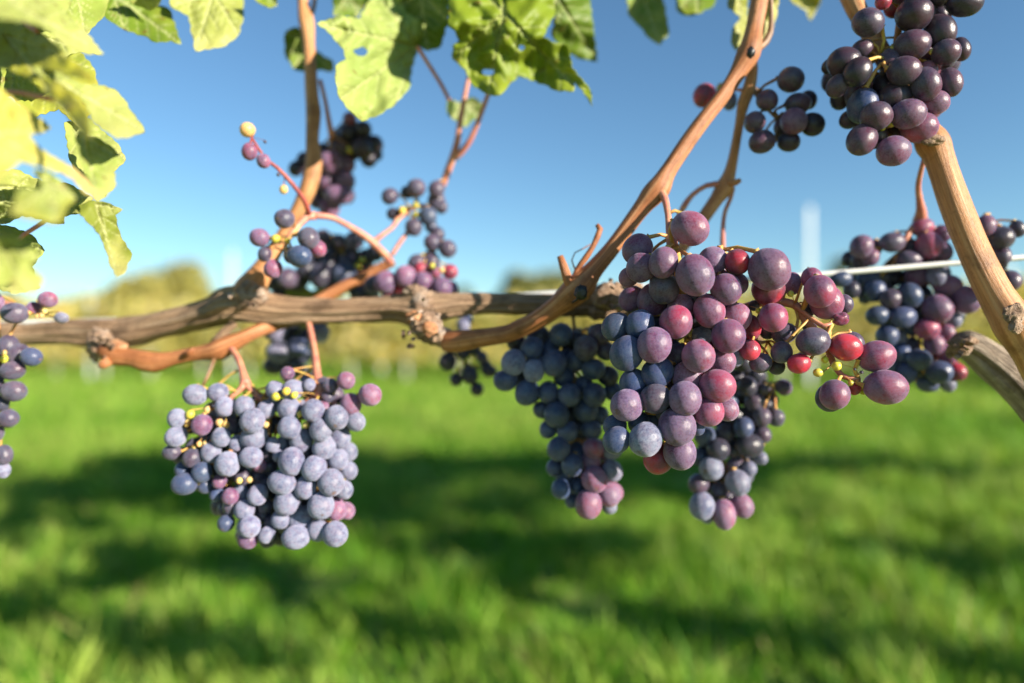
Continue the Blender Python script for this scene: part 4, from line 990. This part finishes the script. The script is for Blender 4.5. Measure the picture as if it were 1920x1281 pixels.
bunch('grape_bunch', 'loose straggling bunch of dusky grapes hanging against the sky, left of centre', (440, 0), 2.593, .41,
      """755 955 40 0.1 v;882 915 46 0 v;842 935 32 0.4 d;982 920 40 0 v;980 975 42 0.1 v;1005 1005 32 0.2 v;940 1050 44 0 b;870 1105 42 0 v;770 1040 30 0.5 d;820 1030 28 0.6 d;955 1100 32 0.5 b;985 1140 36 0.2 v;960 1180 40 0.1 v;1035 1210 43 0 v;880 1000 18 0 y;815 1022 18 0 y;882 1045 18 0 y""",
      [(832, 345, .42), (815, 385, .424), (805, 420, .424), (815, 455, .424)],
      peduncles=[[(892, 90, 4, .412), (876, 160, 4, .408), (864, 220, 5, .41), (858, 262, 6, .413), (850, 292, 7, .415), (838, 326, 7, .418), (830, 350, 5, .42)], [(945, 90, 4, .405), (925, 150, 4, .402), (905, 205, 4.5, .405), (884, 258, 5, .41), (866, 284, 6, .413), (853, 296, 6, .415)],
                 [(746, 412, 4, .408), (770, 392, 4, .415), (800, 385, 4, .422)], [(735, 478, 4, .402), (752, 452, 4, .408), (768, 432, 4, .414)]], pack=0, fill=.3, lo=True)
bunch('grape_bunch', 'reddish-pink grapes resting behind the big knot of the woody arm', (430, 350), 2.562, .40,
      """750 458 53 0 p;845 430 50 52 -0.1 k;820 478 42 0.2 r;930 455 46 0 p;900 370 43 0.2 v;970 360 42 0.3 v;920 395 32 0 r;1060 410 36 0.1 r;1020 485 50 0 p;1065 490 36 0.3 p;770 520 38 0.3 m;690 470 42 0.5 d;985 410 36 0.4 m;870 500 40 0.5 m;975 380 14 -0.1 y;1020 400 16 0 t;960 520 45 0.4 p""",
      [(815, 455, .416), (812, 490, .42), (805, 530, .42)], fill=.7, lo=True)
bunch('grape_bunch', 'blurred black-blue bunch behind the woody arm, its lower end hanging below', (430, 350), 2.562, .445,
      """215 440 60 0.2 d;280 440 52 0.1 v;375 400 50 0 d;440 430 56 -0.1 d;475 375 40 0.3 d;550 425 58 0 b;570 365 42 0.2 d;600 260 46 0.1 v;585 330 42 0.4 d;450 240 36 0.3 v;530 260 32 0.3 v;700 320 40 0.3 d;650 510 50 0.2 d;620 520 42 0.4 d;680 500 46 0.3 b
250 510 46 0.3 d;160 380 32 0.6 d;500 420 50 0.6 d;640 440 50 0.6 d;660 340 42 0.6 d;330 450 50 0.6 d;510 480 50 0.6 d;225 690 56 0.1 l;290 680 50 0.3 d;240 795 62 50 0 l;220 860 56 42 0.1 d;330 770 52 0 b;360 800 42 0.3 b;310 850 52 0.2 d;350 890 36 0.3 d
430 700 50 0.3 l;285 915 34 0.4 p;300 740 50 0.6 d;260 610 50 0.6 d;330 620 50 0.7 d;375 720 40 0.6 d;620 380 14 -0.2 y;640 350 14 -0.2 y""",
      [(640, 470, .46), (600, 500, .464), (560, 540, .464), (545, 600, .462), (545, 660, .46)], lo=True)
bunch('grape_bunch', 'small blackish straggly bunch below the knot of the woody arm', (600, 480), 3.84, .42,
      """920 760 62 66 0 d;980 890 46 0.1 d;1080 860 62 0 d;1130 960 48 0 d;1220 830 52 42 0.1 d;1165 730 42 0.1 v;1030 700 50 0.2 d;1110 670 46 0.4 d;940 640 52 0.3 d;1030 500 46 58 0.1 l;1020 600 50 0.5 d;1190 780 40 0.3 d;1060 460 40 0.4 b;1000 820 12 0 t""",
      [(862, 600, .43), (868, 650, .43), (872, 690, .43), (880, 715, .43)], pack=0, fill=.4, lo=True, stalk_mat=M_STALK_BROWN)
bunch('grape_bunch', 'loose dark oval grapes hanging at the left edge below and above the wire', (0, 400), 2.562, .345,
      """70 480 68 47 -0.4 v;160 455 36 30 0.4 p;230 415 50 38 0 k;295 502 50 18 0.6 l;40 640 52 0.2 v;90 680 60 50 0 v;150 690 58 42 -0.1 b;60 755 66 42 0 v;65 855 70 46 0 v;10 910 36 0.3 d;40 985 56 40 0 v;20 1160 42 45 0 v;15 1235 36 0.1 l;-40 700 50 0.3 d;-30 820 50 0.3 v;-30 1050 50 0.3 v;-20 430 40 0.3 k
20 700 20 -0.2 y;10 1010 14 0 t;200 490 14 0 t;215 470 14 0 t;180 495 12 0 t;20 670 14 -0.1 t""",
      [(-10, 560, .365), (-5, 620, .368), (2, 680, .368), (2, 760, .366), (0, 850, .366)], pack=0, fill=.5,
      peduncles=[[(-40, 520, 5, .36), (-10, 560, 5, .365), (60, 580, 4, .36), (85, 588, 4, .358)]])
